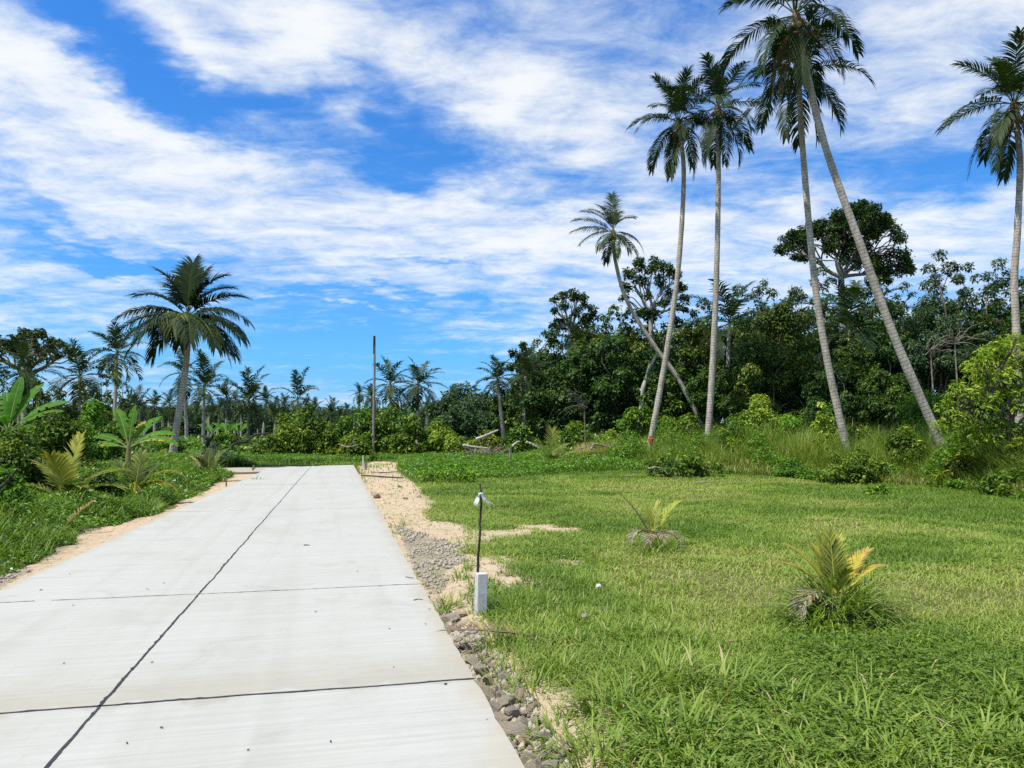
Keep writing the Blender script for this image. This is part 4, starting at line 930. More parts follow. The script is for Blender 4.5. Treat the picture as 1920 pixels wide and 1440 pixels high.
# leafy weeds: left verge, behind the road end and across the far field
def weeds(name, X, Y, Hf, ls, label, flowers=0.0, tb=.4, vert=1.0):
    g = Geo(); n = len(X); u = rng.rand(n)
    z = zg(X, Y) + Hf * (1 - .75 * u ** 2); P = np.stack([X, Y, z], -1)
    N = unit(np.stack([.6 * rng.randn(n), .6 * rng.randn(n), .7 + .4 * rng.rand(n)], -1)); A = unit(np.cross(N, rng.randn(n, 3)) + np.array([0, 0, -.15]))
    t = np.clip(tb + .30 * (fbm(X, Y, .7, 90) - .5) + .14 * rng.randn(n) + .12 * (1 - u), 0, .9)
    if flowers:
        fl = (rng.rand(n) < flowers) & (u < .25); t[fl] = .98
    leaves(g, P, A, N, ls * (.6 + .8 * rng.rand(n)), ls * .42, t)
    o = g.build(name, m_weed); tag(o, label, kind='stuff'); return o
n = 190000; s_ = 3.5 + 36 * rng.rand(n) ** 1.25; dl = .25 + 7.6 * rng.rand(n) ** 1.15; wv = W_L - dl; X = RP[0] * wv + RU[0] * s_; Y = RP[1] * wv + RU[1] * s_
ed = .36 + .45 * (fbm(X, Y, 1.2, 95) - .3) ; Hf = np.clip((dl - ed) * .36, 0, .36) * (.25 + 1.6 * fbm(X, Y, 1.3, 96)) + .08 * sstep(2.5, 5, dl)
ok = (dl > ed * .9) & ~(sandmask(X, Y) & (dl < .75)) & (np.abs(X) < Y * .75 + 3); ok &= ~onroad(X, Y, .1); X, Y, Hf = X[ok], Y[ok], Hf[ok]
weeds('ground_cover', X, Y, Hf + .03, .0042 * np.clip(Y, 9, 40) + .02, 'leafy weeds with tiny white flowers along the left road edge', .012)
gv = Geo(); n = 26000; i = rng.permutation(len(X))[:n]; xx, yy = X[i], Y[i]
cl = vnoise(xx, yy, .8, 97); ok = cl > .5; xx, yy, hh = xx[ok], yy[ok], Hf[i][ok]
blades(gv, place(xx, yy), hh * 1.3 + .12 + .25 * cl[ok], .0009 * np.clip(yy, 8, 40) + .004, .25 + .3 * np.abs(rng.randn(len(xx))), rng.rand(len(xx)) * 6.28, np.clip(.28 + .12 * rng.randn(len(xx)), .02, .95), .45)
for (px, py, k, h, sp) in [(120, 870, 90, 1.0, .6), (150, 830, 70, 1.3, .6), (100, 880, 70, .9, .5), (25, 1000, 130, .55, .5), (60, 980, 110, .6, .5), (240, 960, 120, .4, .6), (330, 930, 90, .4, .6), (200, 960, 80, .4, .5), (370, 905, 60, .4, .5), (415, 892, 26, .45, .15), (480, 888, 20, .4, .2), (140, 800, 60, 1.5, .8), (180, 790, 60, 1.5, .8), (10, 940, 90, .7, .5), (90, 940, 120, .6, .5), (160, 950, 120, .55, .5), (290, 945, 90, .5, .5), (60, 910, 120, .8, .5), (30, 880, 120, 1.0, .6), (210, 900, 90, .8, .6), (350, 915, 70, .5, .4), (300, 890, 80, .7, .6), (0, 1030, 120, .5, .5), (90, 1000, 90, .4, .5)]:
    c = onz(px, py); c = c * min(1, 26 / c[1]); tussock(gv, c[0], c[1], k, h, sp, .0013 * c[1] + .004, .42, .06, .5)
tag(gv.build('verge_grass', m_grass), 'long grass blades among the weeds on the left verge', kind='stuff')
n = 90000; Y = 27 + 22 * rng.rand(n); X = np.where(rng.rand(n) < .6, (rng.uniform(690, 1230, n) - 960), rng.uniform(250, 700, n) - 960) / F * Y
px, py = proj(X, Y, -.05 + 0 * X)
ok = ((wof(X, Y) > W_R + 1.1) | (sof(X, Y) > S_END + .3 + .12 * (W_R - wof(X, Y)))) & ~onroad(X, Y, .3) & ~sandmask(X, Y) & (py < np.interp(px, [600, 700, 780, 850, 1000, 1150, 1230], [874, 868, 900, 905, 896, 886, 886]) + 10 * (fbm(X, Y, 2, 8) - .5))
X, Y = X[ok], Y[ok]; Hf = .14 + .62 * fbm(X, Y, 2.2, 98) * sstep(26, 33, Y)
pb = rng.uniform(1110, 2050, 90000); Y2 = np.interp(bank_y(pb), np.linspace(870, 1020, 60), Y0) - .3 + 7 * rng.rand(90000) ** 1.5; X2 = (pb - 960) / F * Y2
k_ = fbm(X2, Y2, 1.7, 66); ok = k_ > .52; X2, Y2, k_ = X2[ok], Y2[ok], k_[ok]
X = np.concatenate([X, X2]); Y = np.concatenate([Y, Y2]); Hf = np.concatenate([Hf, (k_ - .49) * 5.0 * (.4 + sstep(-.3, 2.5, Y2 - np.interp(bank_y(pb[ok]), np.linspace(870, 1020, 60), Y0)))])
weeds('ground_weeds', X, Y, Hf, .13, 'lush low weeds across the far side of the lot and behind the road end', .002, .42)

# far wood behind the plantation and the far field
gf = Geo(); n = 40000; ang = rng.uniform(-.62, .04, n); D_ = rng.uniform(190, 215, n); X = D_ * np.sin(ang); Y = D_ * np.cos(ang)
top = 6.0 + 2.6 * fbm(X, Y, 14, 51) + 1.2 * fbm(X, Y, 3, 52); z = zg(X, Y) + top * rng.rand(n) ** .7
N = unit(rng.randn(n, 3) * .6 + np.array([0, -.5, .8])); A = unit(np.cross(N, rng.randn(n, 3)))
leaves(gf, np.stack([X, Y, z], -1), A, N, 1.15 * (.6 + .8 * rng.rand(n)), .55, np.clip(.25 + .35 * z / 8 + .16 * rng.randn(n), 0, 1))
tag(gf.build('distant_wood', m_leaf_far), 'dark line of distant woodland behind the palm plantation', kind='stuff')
gf = Geo(); n = 30000; px = rng.uniform(215, 830, n); Y = 55 + 95 * rng.rand(n); X = (px - 960) / F * Y
Hf = .3 + .8 * fbm(X, Y, 5, 53); z = zg(X, Y) + Hf * rng.rand(n) ** .6
N = unit(rng.randn(n, 3) * .6 + np.array([0, -.2, .9])); A = unit(np.cross(N, rng.randn(n, 3)))
leaves(gf, np.stack([X, Y, z], -1), A, N, .0065 * Y * (.6 + .8 * rng.rand(n)), .003 * Y, np.clip(.35 + .2 * rng.randn(n), 0, .9))
tag(gf.build('scrub_undergrowth', m_weed), 'low green undergrowth beneath the plantation palms', kind='stuff')

# ================================================================== young palms
def young_palm(px, py, Y, fr, label, seed, group='young coconut palms', flip=None):
    """fr: list of (azimuth deg, elevation deg, length m, bend deg, tint, tip tint, leaflet m)"""
    rng2 = np.random.RandomState(seed); c = at(px, py, Y); base = np.array([c[0], Y, float(zg(c[0], Y))])
    root = empty('young_palm', base, label, 'young palm', group)
    g = Geo(); tube(g, np.array([[0, 0, -.05], [.01, 0, .12], [.0, 0, .26 if Y < 12 else .5]]), [.06, .05, .02], 7, .8); g.build('stem', m_palm, root)
    for (az, el, L, bd, tn, tip, ll) in fr:
        g = Geo(); frond(g, np.array([0, 0, .08 if Y < 12 else .16]), rad(az), rad(el), L * (1 if Y < 12 else .95), rad(bd), rng2, fwd=.45 if Y < 12 and tn < .9 else .1, n=44 if Y < 20 else 34, ll=ll, lw=.013 if Y < 12 else .030, hang=.30, tint=tn, tv=.07, tip=tip, rr=.014, start=.30, segs=3)
        o = g.build('dead_frond' if tn > .9 else 'frond', m_palm, root)
        if tn > .9: o['label'] = 'dead greyish brown frond'
    return root
onY = lambda px, py: (px, py, onz(px, py)[1])
# azimuth: 0 = right, 90 = away, 180 = left, 270 = towards the road viewer
young_palm(120, 965, 14.6, [(165, 74, 1.35, 70, .69, .03, .36), (80, 84, 1.45, 22, .71, .02, .34), (30, 60, 1.45, 75, .70, .03, .36), (275, 78, 1.2, 42, .72, .06, .38), (-5, 42, 1.3, 60, .68, .04, .34), (195, 50, 1.15, 75, .67, .03, .34), (320, 55, 1.0, 70, .64, .03, .32), (140, 60, 1.2, 50, .66, 0, .32)], 'golden green young palm with arching feather fronds beside the left road edge', 1)
young_palm(253, 932, 17.5, [(100, 80, 1.15, 30, .60, .05, .30), (20, 66, 1.35, 105, .68, .14, .36), (160, 72, 1.1, 50, .60, .05, .32), (60, 70, .9, 40, .58, .0, .3), (210, 60, .8, 60, .6, .1, .3), (340, 50, .9, 70, .6, .2, .3), (5, 55, 1.1, 110, .72, .15, .32)], 'dull green young palm with one drooping straw coloured frond behind the golden one', 2)
young_palm(390, 893, 26, [(150, 55, 1.2, 40, .93, .0, .28), (110, 75, 1.1, 30, .55, .0, .30), (60, 70, 1.2, 40, .60, .0, .3), (20, 60, 1.0, 40, .58, .0, .3), (240, 70, .9, 40, .6, .0, .3)], 'small young palm with one brown frond near the road junction', 3)
young_palm(1036, 862, 34, [(95, 88, 1.75, 12, .70, .0, .62), (165, 50, 1.4, 60, .66, .04, .5), (15, 52, 1.5, 62, .68, .04, .5), (195, 30, 1.3, 50, .66, .04, .45), (-15, 34, 1.3, 55, .68, .04, .45), (140, 66, 1.5, 50, .62, .0, .5), (45, 66, 1.5, 50, .62, .0, .5), (270, 58, 1.0, 60, .6, .0, .4)], 'bright green young palm with upright central frond by the fallen logs', 4)
X_, Y_, Yd = onY(1225, 1022)
young_palm(1225, 1022, Yd, [(32, 66, .78, 46, .71, .03, .17), (60, 76, .6, 25, .66, .08, .13), (120, 80, .5, 12, .7, .1, .10), (168, 66, .95, 30, .93, .0, .10), (205, 66, .52, 150, .97, .02, .20), (250, 62, .50, 155, .985, .01, .20), (330, 60, .52, 150, .98, .01, .20), (285, 66, .48, 150, .96, .02, .18)], 'withered young palm with one yellow frond, farther out on the lawn', 5)
X_, Y_, Yd = onY(1568, 1160)
young_palm(1568, 1160, Yd, [(85, 85, .60, 14, .66, .05, .17), (150, 68, .62, 40, .76, .14, .16), (112, 80, .58, 18, .68, .05, .16), (28, 62, .64, 42, .78, .14, .16), (58, 76, .58, 22, .72, .06, .16), (212, 50, .62, 135, .97, .02, .20), (240, 56, .45, 140, .98, .01, .16), (130, 76, .5, 24, .66, .1, .16), (70, 80, .56, 20, .68, .06, .16), (100, 74, .50, 30, .70, .08, .16), (165, 58, .56, 46, .77, .12, .15), (14, 54, .58, 48, .76, .14, .15), (270, 72, .42, 40, .66, .05, .14)], 'yellowing young palm in a grass tuft, nearest one on the lawn', 6)

# ================================================================== banana plants
def banana(px, py, Y, lv, label, seed, h=.9, stems=1):
    r_ = np.random.RandomState(seed); c = at(px, py, Y); base = np.array([c[0], Y, float(zg(c[0], Y))])
    root = empty('banana_plant', base, label, 'banana plant', 'banana plants')
    for k in range(stems):
        g = Geo(); tube(g, np.array([[.12 * k, .1 * k, -.05], [.12 * k, .1 * k, h * .5], [.06 * k, .04 * k, h]]), [.11, .085, .055], 9, .97); g.build('stem', m_banana, root, smooth=True)
    for (az, el, L, bd, W_, tn, edge) in lv:
        W_ = W_ * .72; g = Geo(); m = 26; s = np.linspace(0, 1, m); e = rad(el) - rad(bd) * s ** 1.5; a = rad(az)
        d = np.stack([np.cos(a) * np.cos(e), np.sin(a) * np.cos(e), np.sin(e)], -1); path = np.vstack([[0, 0, 0], np.cumsum((d[1:] + d[:-1]) / 2, 0) * L / (m - 1)]) + [0, 0, h - .1]
        tube(g, path, .022 * (1 - .8 * s), 5, 1.0, cap=False)
        S = np.array([-math.sin(a), math.cos(a), 0]); N = np.cross(d, S); N = np.where(N[:, 2:] < 0, -N, N)
        rl = .5 * math.cos(a) * (1 if abs(math.cos(a)) > .3 else 0); S, N = S * math.cos(rl) + N * math.sin(rl), N * math.cos(rl) - S * math.sin(rl)
        prof = np.interp(s, [0, .2, .26, .45, .8, .95, 1], [0, 0, .45, 1, .9, .45, .05])
        for side in (-1, 1):
            sag = r_.uniform(.05, .5)
            v0 = path; v1 = path + side * S * (W_ * .28 * prof)[:, None] + N * (W_ * .10 * prof)[:, None]
            v2 = path + side * S * (W_ * .5 * prof)[:, None] + N * (W_ * (.10 - .25 * sag) * prof * (1 + .3 * np.sin(s * 40 + az)))[:, None]
            V = np.concatenate([v0, v1, v2]); q = []; t = []
            tear = r_.rand(m) < .16
            for i in range(5, m - 1):
                stripe = .05 * math.sin(i * 2.1) + .05 * r_.randn()
                q.append((i, i + 1, m + i + 1, m + i)); t.append(tn + stripe)
                if not tear[i]:
                    q.append((m + i, m + i + 1, 2 * m + i + 1, 2 * m + i)); t.append(tn + stripe + (edge * (.5 + .6 * s[i] * r_.rand()) if edge else 0))
                else:   # torn strip hanging narrower
                    V = np.vstack([V, v2[i] + d[i] * .02, v1[i], v1[i + 1] * .4 + v1[i] * .6]); z_ = len(V); q.append((z_ - 2, z_ - 1, z_ - 3, z_ - 3)); t.append(tn + .1)
            q = np.array(q); ok = np.array([len(set(x)) == 4 for x in q.tolist()]); g.add(V, q[ok], np.clip(np.array(t)[ok], 0, .95))
        g.build('leaf', m_banana, root)
    return root
banana(18, 775, 21, [(95, 80, 1.7, 20, .55, .30, 0), (60, 70, 1.7, 30, .55, .42, 0), (25, 50, 1.75, 48, .50, .45, 0), (5, 38, 1.6, 40, .5, .40, 0), (-20, 20, 1.3, 60, .45, .36, 0), (130, 64, 1.6, 40, .55, .34, 0), (165, 55, 1.7, 50, .5, .35, 0), (200, 40, 1.6, 60, .5, .35, 0), (290, 50, 1.2, 80, .45, .3, 0), (40, 30, 1.4, 50, .45, .3, 0)], 'large banana plant with broad upright leaves at the left edge', 21, h=1.5, stems=2)
banana(240, 878, 21, [(140, 62, 1.5, 28, .50, .38, 0), (85, 84, 1.25, 15, .42, .40, 0), (40, 60, 1.25, 30, .46, .44, 0), (12, 42, 1.35, 62, .48, .46, .14), (-8, 30, 1.6, 70, .42, .46, .34), (168, 34, 1.3, 48, .46, .36, .10), (188, 18, 1.25, 40, .40, .46, .36), (120, 50, 1.0, 30, .36, .66, .15), (70, 70, 1.0, 40, .3, .66, .12)], 'banana plant with yellow and brown edged leaves near the left verge', 22, h=1.18)
# small banana clumps beyond the charred stump
for i, (px, Y, lb) in enumerate([(425, 70, 'small banana clump in the undergrowth left of the arched branch'), (447, 72, 'small banana clump in the undergrowth just behind the arched branch'), (398, 75, 'small banana clump behind the charred stump')]):
    c = at(px, 800, Y); banana(px, 800, Y, [(a_, 55, 1.9, 45, .6, .42, 0) for a_ in (10, 70, 130, 175, 230, 320)], lb, 30 + i, h=1.4)
# ================================================================== posts, stakes, poles
m_post, b = newmat('whitewashed_concrete')
o_ = b.n('ShaderNodeTexCoord').outputs['Object']
n1 = b.noise(o_, 18, 5, .65); n2 = b.noise(o_, 70, 3, .6)
c = b.ramp(n1, [(.3, (.36, .355, .335)), (.55, (.52, .515, .495)), (.75, (.60, .595, .575))]); c = b.mix(b.mapr(n2, .66, .76, 0, .5), c, (.30, .29, .27))
finish(b, princ(b, c, .85, .2, bump(b, b.m('ADD', n1, n2), .25, .004)))
m_cloth, b = newmat('white_cloth'); p_ = b.n('ShaderNodeBsdfPrincipled'); p_.inputs['Base Color'].default_value = (.78, .79, .80, 1); p_.inputs['Roughness'].default_value = .7
t_ = b.n('ShaderNodeBsdfTranslucent'); t_.inputs[0].default_value = (.8, .8, .8, 1); mx = b.n('ShaderNodeMixShader'); mx.inputs[0].default_value = .3
b.nt.links.new(p_.outputs[0], mx.inputs[1]); b.nt.links.new(t_.outputs[0], mx.inputs[2]); finish(b, mx.outputs[0])

def square_post(px, pyb, h, wd, rot, label, name='boundary_post', Y=None, mat=None, cat='post'):
    p = onz(px, pyb, -.09) if Y is None else at(px, pyb, Y)
    p[2] = float(zg(p[0], p[1]))
    bm = bmesh.new(); bmesh.ops.create_cube(bm, size=1)
    for v in bm.verts: v.co = Vector((v.co.x * wd, v.co.y * wd, (v.co.z + .5) * (h + .25) - .25))
    bmesh.ops.subdivide_edges(bm, edges=[e for e in bm.edges if abs(e.verts[0].co.z - e.verts[1].co.z) > .1], cuts=6)
    bmesh.ops.bevel(bm, geom=[e for e in bm.edges if len(e.link_faces) == 2 and e.calc_face_angle() > .5], offset=wd * .04, segments=1, affect='EDGES')
    r_ = random.Random(px)
    for v in bm.verts: v.co += Vector((r_.uniform(-1, 1), r_.uniform(-1, 1), r_.uniform(-1, 1))) * wd * .015
    me = bpy.data.meshes.new(name); bm.to_mesh(me); bm.free(); me.materials.append(mat or m_post)
    o = bpy.data.objects.new(name, me); COL.objects.link(o); o.location = tuple(p); o.rotation_euler = (rad(r_.uniform(-1.5, 1.5)), rad(r_.uniform(-1.5, 1.5)), rot)
    tag(o, label, cat, 'boundary posts'); return o
post = square_post(901, 1148, .345, .092, RA + .12, 'short white concrete boundary post beside the thin stake, nearest the viewer')
square_post(681, 866, .60, .075, .2, 'tall slim white post at the end of the road', Y=37.6)
square_post(685.5, 881, .34, .11, .3, 'short grey post in front of the white one at the end of the road', Y=35.2, mat=m_greywood)
square_post(957, 872, 1.0, .085, .4, 'weathered wooden stake standing alone in the far lawn', name='wooden_stake', Y=33, mat=m_greywood, cat='stake')
# thin stick with a white ribbon
p0 = onz(899, 1146, -.09) + np.array([.0, .12, 0]); p0[2] = float(zg(p0[0], p0[1]))
Yk = p0[1]; tp = [at(x, y, Yk) - p0 for x, y in [(896, 1080), (899, 1010), (902, 950), (901, 928), (900, 907)]]
rk = empty('marker_stick', p0, 'thin dark stick with white ribbon tied near its top, behind the white post', 'stake')
g = Geo(); pa = spline([np.array([0.0, 0, -.1])] + tp, 30); tube(g, pa + .004 * np.random.RandomState(2).randn(30, 3), np.linspace(.013, .009, 30), 7, .5); g.build('stick', m_black, rk, smooth=True)
k0 = at(901.5, 925, Yk) - p0 + np.array([0, -.012, 0])
g = Geo()
def strip(a, bnd, w0, w1, n=9):
    s = np.linspace(0, 1, n); c = spline([a] + bnd, n); wdt = w0 + (w1 - w0) * s ** .8
    T = unit(np.gradient(c, axis=0)); sd = unit(np.cross(T, np.array([0.15, -1, .2]))); w3 = np.stack([np.zeros(n), .02 * np.sin(s * 7), np.zeros(n)], -1)
    V = np.concatenate([c - sd * wdt[:, None] / 2 + w3, c + sd * wdt[:, None] / 2 - w3 * .6]); g.add(V, [(i, i + 1, n + i + 1, n + i) for i in range(n - 1)])
q = lambda x, y, dy=0.0: at(x, y, Yk + dy) - p0
strip(k0, [q(896, 934, -.015), q(891, 947, -.03)], .016, .042)
strip(k0, [q(907, 933, -.01), q(911, 940, .0), q(918, 944, .02)], .016, .032)
tube(g, spline([q(917, 941), q(923, 944), q(927, 951), (q(925, 949))], 8), .002, 4)
tube(g, spline([q(889, 945), q(893, 947), q(896, 953)], 6), .002, 4)
g.build('ribbon', m_cloth, rk, smooth=True)
tube_k = Geo(); tube(tube_k, np.array([k0 + [-.016, .012, -.008], k0 + [0, -.004, 0], k0 + [.018, .012, -.004]]), .011, 6); tube_k.build('knot', m_cloth, rk, smooth=True)
# bare pole: a dead palm trunk
P_ = to_ground([at(702, 630, 50), at(702, 700, 50), at(701, 760, 50), at(700, 845, 50)])[::-1]
g = Geo(); rp_ = empty('bare_pole', P_[0], 'tall bare weathered pole rising out of the scrub past the road end', 'pole')
pa = spline(P_, 50) - P_[0]; tube(g, pa, np.linspace(.105, .072, 50) * (1 + .05 * np.sin(np.arange(50) * 1.7)), 9, .5); g.build('trunk', m_greywood, rp_, smooth=True)
g = Geo(); tube(g, np.array([pa[-1] - [0, 0, 1.2], pa[-1] - [0, 0, .5], pa[-1] + [0, 0, .01]]), [.078, .083, .075], 9, .5); g.build('charred_tip', m_black, rp_, smooth=True)

# ================================================================== dead wood
def wood(name, label, cat, Y, strokes, mat, r, group=None):
    pts0 = at(*strokes[0][0][:2], Y); base = np.array([pts0[0], Y, pts0[2]])
    g = Geo(); rr_ = np.random.RandomState(int(pts0[0] * 100) % 999)
    for st in strokes:
        P = [at(q_[0], q_[1], Y + (q_[2] if len(q_) > 2 else 0)) - base for q_ in st[:-1]]; k = st[-1]
        n = 8 * len(P); tube(g, spline(P, n) + rr_.randn(n, 3) * k * r * .08, np.linspace(k * r * .72, k * r * .32, n) * (1 + .18 * np.sin(np.arange(n) * 1.3)), 8, .5)
    o = g.build(name, mat, None, smooth=True, origin=base); return tag(o, label, cat, group)
wood('charred_stump', 'dark gnarled stump with forked top left of the road junction', 'stump', 39, [[(391, 850), (389, 835), (391, 826), (386, 820, .2), (377, 817, .3), 1.0], [(390, 830), (397, 822), (400, 813, -.2), 0.7], [(391, 838), (404, 836, -.3), (412, 832, -.3), .6], [(390, 842), (383, 846, -.4), (378, 852, -.5), .8]], m_black, .16)
wood('dead_roots', 'pale splayed dead roots leaning against the dark stump', 'roots', 38.3, [[(394, 836), (404, 848), (418, 860, -.5), .8], [(398, 832), (410, 842), (424, 850, -.3), (436, 852, -.6), .6], [(392, 840), (396, 850), (402, 862, -.5), .7], [(402, 838), (416, 845), (430, 846), .45], [(388, 846), (392, 858), (388, 866, -.4), .5], [(412, 848), (430, 856), (447, 853, .2), .4]], m_dead, .12)
wood('fallen_branch', 'dark arched bare branch curving over the weeds right of the stump', 'branch', 41, [[(433, 843), (437, 834), (447, 830), (458, 829), (466, 824), (480, 815), (498, 813), (504, 811), 1.0], [(462, 828), (472, 832), (482, 834), .6], [(458, 829), (445, 826), (440, 824), (452, 820), .45], [(447, 852), (450, 846), (453, 842), .5]], m_black, .11)
wood('fallen_log', 'pale fallen log slanting up over the brush pile', 'log', 42, [[(893, 824), (912, 816), (934, 806), 1.0], [(912, 816), (918, 818), .5]], m_pale_bark, .14, 'fallen logs')
wood('fallen_log', 'pale log lying low in front of the brush pile', 'log', 40.5, [[(868, 835), (890, 838), (918, 841), 1.0]], m_pale_bark, .10, 'fallen logs')
wood('fallen_log', 'short crooked log just left of the bright young palm', 'log', 39, [[(961, 836), (970, 829), (975, 828), .9], [(987, 829), (1000, 834), (1012, 841), 1.0]], m_pale_bark, .10, 'fallen logs')
wood('fallen_log', 'crooked grey log in front of the straw patch', 'log', 36.5, [[(1108, 842), (1114, 833), (1125, 834), (1135, 837), (1148, 839), 1.0], [(1085, 842), (1100, 838), (1108, 837), .5]], m_dead, .09, 'fallen logs')
wood('fallen_log', 'half buried log among weeds behind the road end, left of the white post', 'log', 41.5, [[(640, 836), (655, 838), (672, 834), 1.0], [(655, 838), (662, 828), (665, 820), .6]], m_dead, .09, 'fallen logs')
wood('dead_branch', 'bent grey branch at the lawn edge under the curved palm', 'branch', 26.5, [[(1216, 879), (1230, 876), (1242, 880), (1252, 889), 1.0], [(1228, 876), (1226, 886), .7], [(1172, 893), (1183, 892), (1192, 889), .6]], m_dead, .05, 'dead branches')
wood('dead_branch', 'thin pale stick lying on the lawn before the tall grass', 'branch', 20.5, [[(1305, 905), (1325, 904), (1346, 903), 1.0]], m_dead, .03, 'dead branches')
wood('dead_branch', 'dark burnt branch rising from the weeds at the left edge', 'branch', 11.5, [[(-15, 925), (5, 910), (22, 893), (34, 878), 1.0], [(14, 901), (26, 897), .5]], m_black, .045, 'dead branches')
# brush pile
rr_ = np.random.RandomState(8); g = Geo()
for i in range(170):
    a = at(rr_.uniform(866, 946), 0, 41.5); x0 = a[0]; y0 = 41.3 + rr_.rand() * 1.6; z0 = float(zg(x0, y0)); az = rr_.rand() * 6.28; L = rr_.uniform(.4, 1.2); e = rr_.uniform(0, .8)
    d = np.array([math.cos(az) * math.cos(e), math.sin(az) * math.cos(e), math.sin(e)]); p = np.array([x0, y0, z0 + rr_.rand() * .65])
    tube(g, spline([p, p + d * L * .5 + rr_.randn(3) * .06, p + d * L], 6), np.linspace(.022, .008, 6), 4)
tag(g.build('dry_brush', m_dead), 'heap of dry brush under the slanting pale log', kind='stuff')
g = Geo()
for i in range(120):
    x0 = at(rr_.uniform(385, 450), 0, 38.5)[0]; y0 = 38 + rr_.rand() * 1.6; z0 = float(zg(x0, y0)); az = rr_.rand() * 6.28; L = rr_.uniform(.3, .9); e = rr_.uniform(0, .7)
    d = np.array([math.cos(az) * math.cos(e), math.sin(az) * math.cos(e), math.sin(e)]); p = np.array([x0, y0, z0 + rr_.rand() * .35])
    tube(g, spline([p, p + d * L * .5 + rr_.randn(3) * .06, p + d * L], 6), np.linspace(.018, .006, 6), 4)
tag(g.build('dry_brush', m_dead), 'tangle of dry twigs around the dark stump', kind='stuff')
# bare twigs showing in the forest edge
for i, (x, y, Y, lb) in enumerate([(1095, 760, 40, 'spray of bare brown twigs at the dark forest foot left of the vine bush'), (1745, 660, 38, 'bare pale twigs hanging in the grey green tree'), (1790, 640, 37, 'bare arching twigs behind the yellow leaved tree')]):
    g = Geo(); b0 = at(x, y, Y); r2 = np.random.RandomState(40 + i)
    for k in range(14):
        az = r2.uniform(2.2, 3.6) if i == 0 else r2.uniform(-.6, 3.4); L = r2.uniform(.7, 1.7); d = np.array([math.cos(az), -.3, math.sin(az) * .7 + .15])
        tube(g, spline([np.zeros(3), d * L * .5 + [0, 0, .18], d * L + [0, 0, -.2 * r2.rand()]], 9) + [r2.uniform(-.3, .3), 0, r2.uniform(-.2, .2)], np.linspace(.022, .007, 9), 4)
    # stem down to the ground
    zb = float(zg(b0[0], Y)) - b0[2]; tube(g, spline([[.1, .1, zb - .1], [.05, 0, zb * .5], [0, 0, 0.05]], 10), np.linspace(.06, .03, 10), 5)
    o = g.build('bare_twigs', m_dead if i else m_bark, None, origin=b0); o.name = 'dry_bush'; tag(o, lb, 'dead bush', 'bare twiggy bushes')

# ================================================================== stones and small litter
m_rock, b = newmat('broken_rock')
o_ = b.n('ShaderNodeTexCoord').outputs['Object']; rn = b.n('ShaderNodeObjectInfo').outputs['Random']
ov = b.v('ADD', o_, b.v('SCALE', (3.1, 7.7, 5.3), sc=rn))
n1 = b.noise(ov, 14, 5, .65); n2 = b.noise(ov, 70, 3, .65)
c = b.ramp(b.m('ADD', b.m('MULTIPLY', n1, .6), b.m('MULTIPLY', n2, .4)), [(.3, (.17, .15, .12)), (.5, (.36, .32, .255)), (.7, (.55, .50, .41))])
c = b.mix(b.mapr(b.m('ADD', b.m('MULTIPLY', rn, .7), b.m('MULTIPLY', n1, .6)), .55, .95, 0, .5), c, (.46, .33, .20))
finish(b, princ(b, c, .92, .1, bump(b, b.m('ADD', n1, n2), .8, .02)))
def rock_mesh(seed):
    r_ = np.random.RandomState(seed); bm = bmesh.new(); bmesh.ops.create_icosphere(bm, subdivisions=3, radius=1); V = np.array([v.co[:] for v in bm.verts])
    for k in range(11):
        n = unit(r_.randn(3)); dd = r_.uniform(.45, .8); t = V @ n; V -= np.outer(np.maximum(t - dd, 0), n)
    V += .035 * r_.randn(len(V), 1) * unit(V) * .6; V *= np.array([1.0, r_.uniform(.6, .85), r_.uniform(.42, .65)])
    for v, c_ in zip(bm.verts, V): v.co = c_
    me = bpy.data.meshes.new('rock'); bm.to_mesh(me); bm.free(); me.materials.append(m_rock); return me
RM = [rock_mesh(i) for i in range(9)]
def rock(px, py, size, label, k, group, lift=.7):
    p = onz(px, py, -.09); r_ = random.Random(k); o = bpy.data.objects.new('rock', RM[k % 9]); COL.objects.link(o)
    s = size * r_.uniform(.8, 1.4) / 2; o.scale = (s * r_.uniform(.9, 1.25), s, s * r_.uniform(.8, 1.15)); p[2] = float(zg(p[0], p[1])) + s * lift * .5
    o.location = tuple(p); o.rotation_euler = (r_.uniform(-.8, .8), r_.uniform(-.8, .8), r_.uniform(0, 6.28)); return tag(o, label, 'rock', group)
RL = 'broken rock in the rubble strip along the near right road edge'
NR = [(842, 1150, .17), (862, 1147, .16), (838, 1170, .12), (870, 1165, .14), (850, 1188, .09), (890, 1230, .12), (905, 1245, .14), (915, 1232, .11), (940, 1240, .08), (918, 1262, .13), (900, 1268, .09), (935, 1275, .10), (912, 1290, .20), (928, 1284, .14), (945, 1280, .08), (925, 1308, .12), (950, 1305, .16), (972, 1298, .12), (990, 1300, .09), (940, 1330, .16), (962, 1325, .12), (985, 1325, .12), (1005, 1318, .07), (958, 1350, .13), (978, 1345, .14), (1000, 1345, .10), (1015, 1338, .06), (955, 1375, .10), (985, 1370, .15), (1010, 1370, .11), (965, 1395, .10), (990, 1400, .17), (1015, 1400, .13), (1040, 1390, .09), (1000, 1425, .14), (1030, 1425, .13), (1052, 1412, .08), (1010, 1455, .15), (1040, 1455, .11), (882, 1205, .08), (868, 1190, .07), (1060, 1440, .07), (1068, 1375, .05), (1120, 1365, .06), (960, 1265, .07), (895, 1222, .07)]
rr2 = random.Random(5)
for q_ in range(46):
    yy_ = 1150 + 320 * rr2.random() ** .8; x0_ = 985 - .563 * (1440 - yy_); NR.append((x0_ + rr2.uniform(10, 22 + (yy_ - 1120) * .28), yy_, rr2.uniform(.05, .12)))
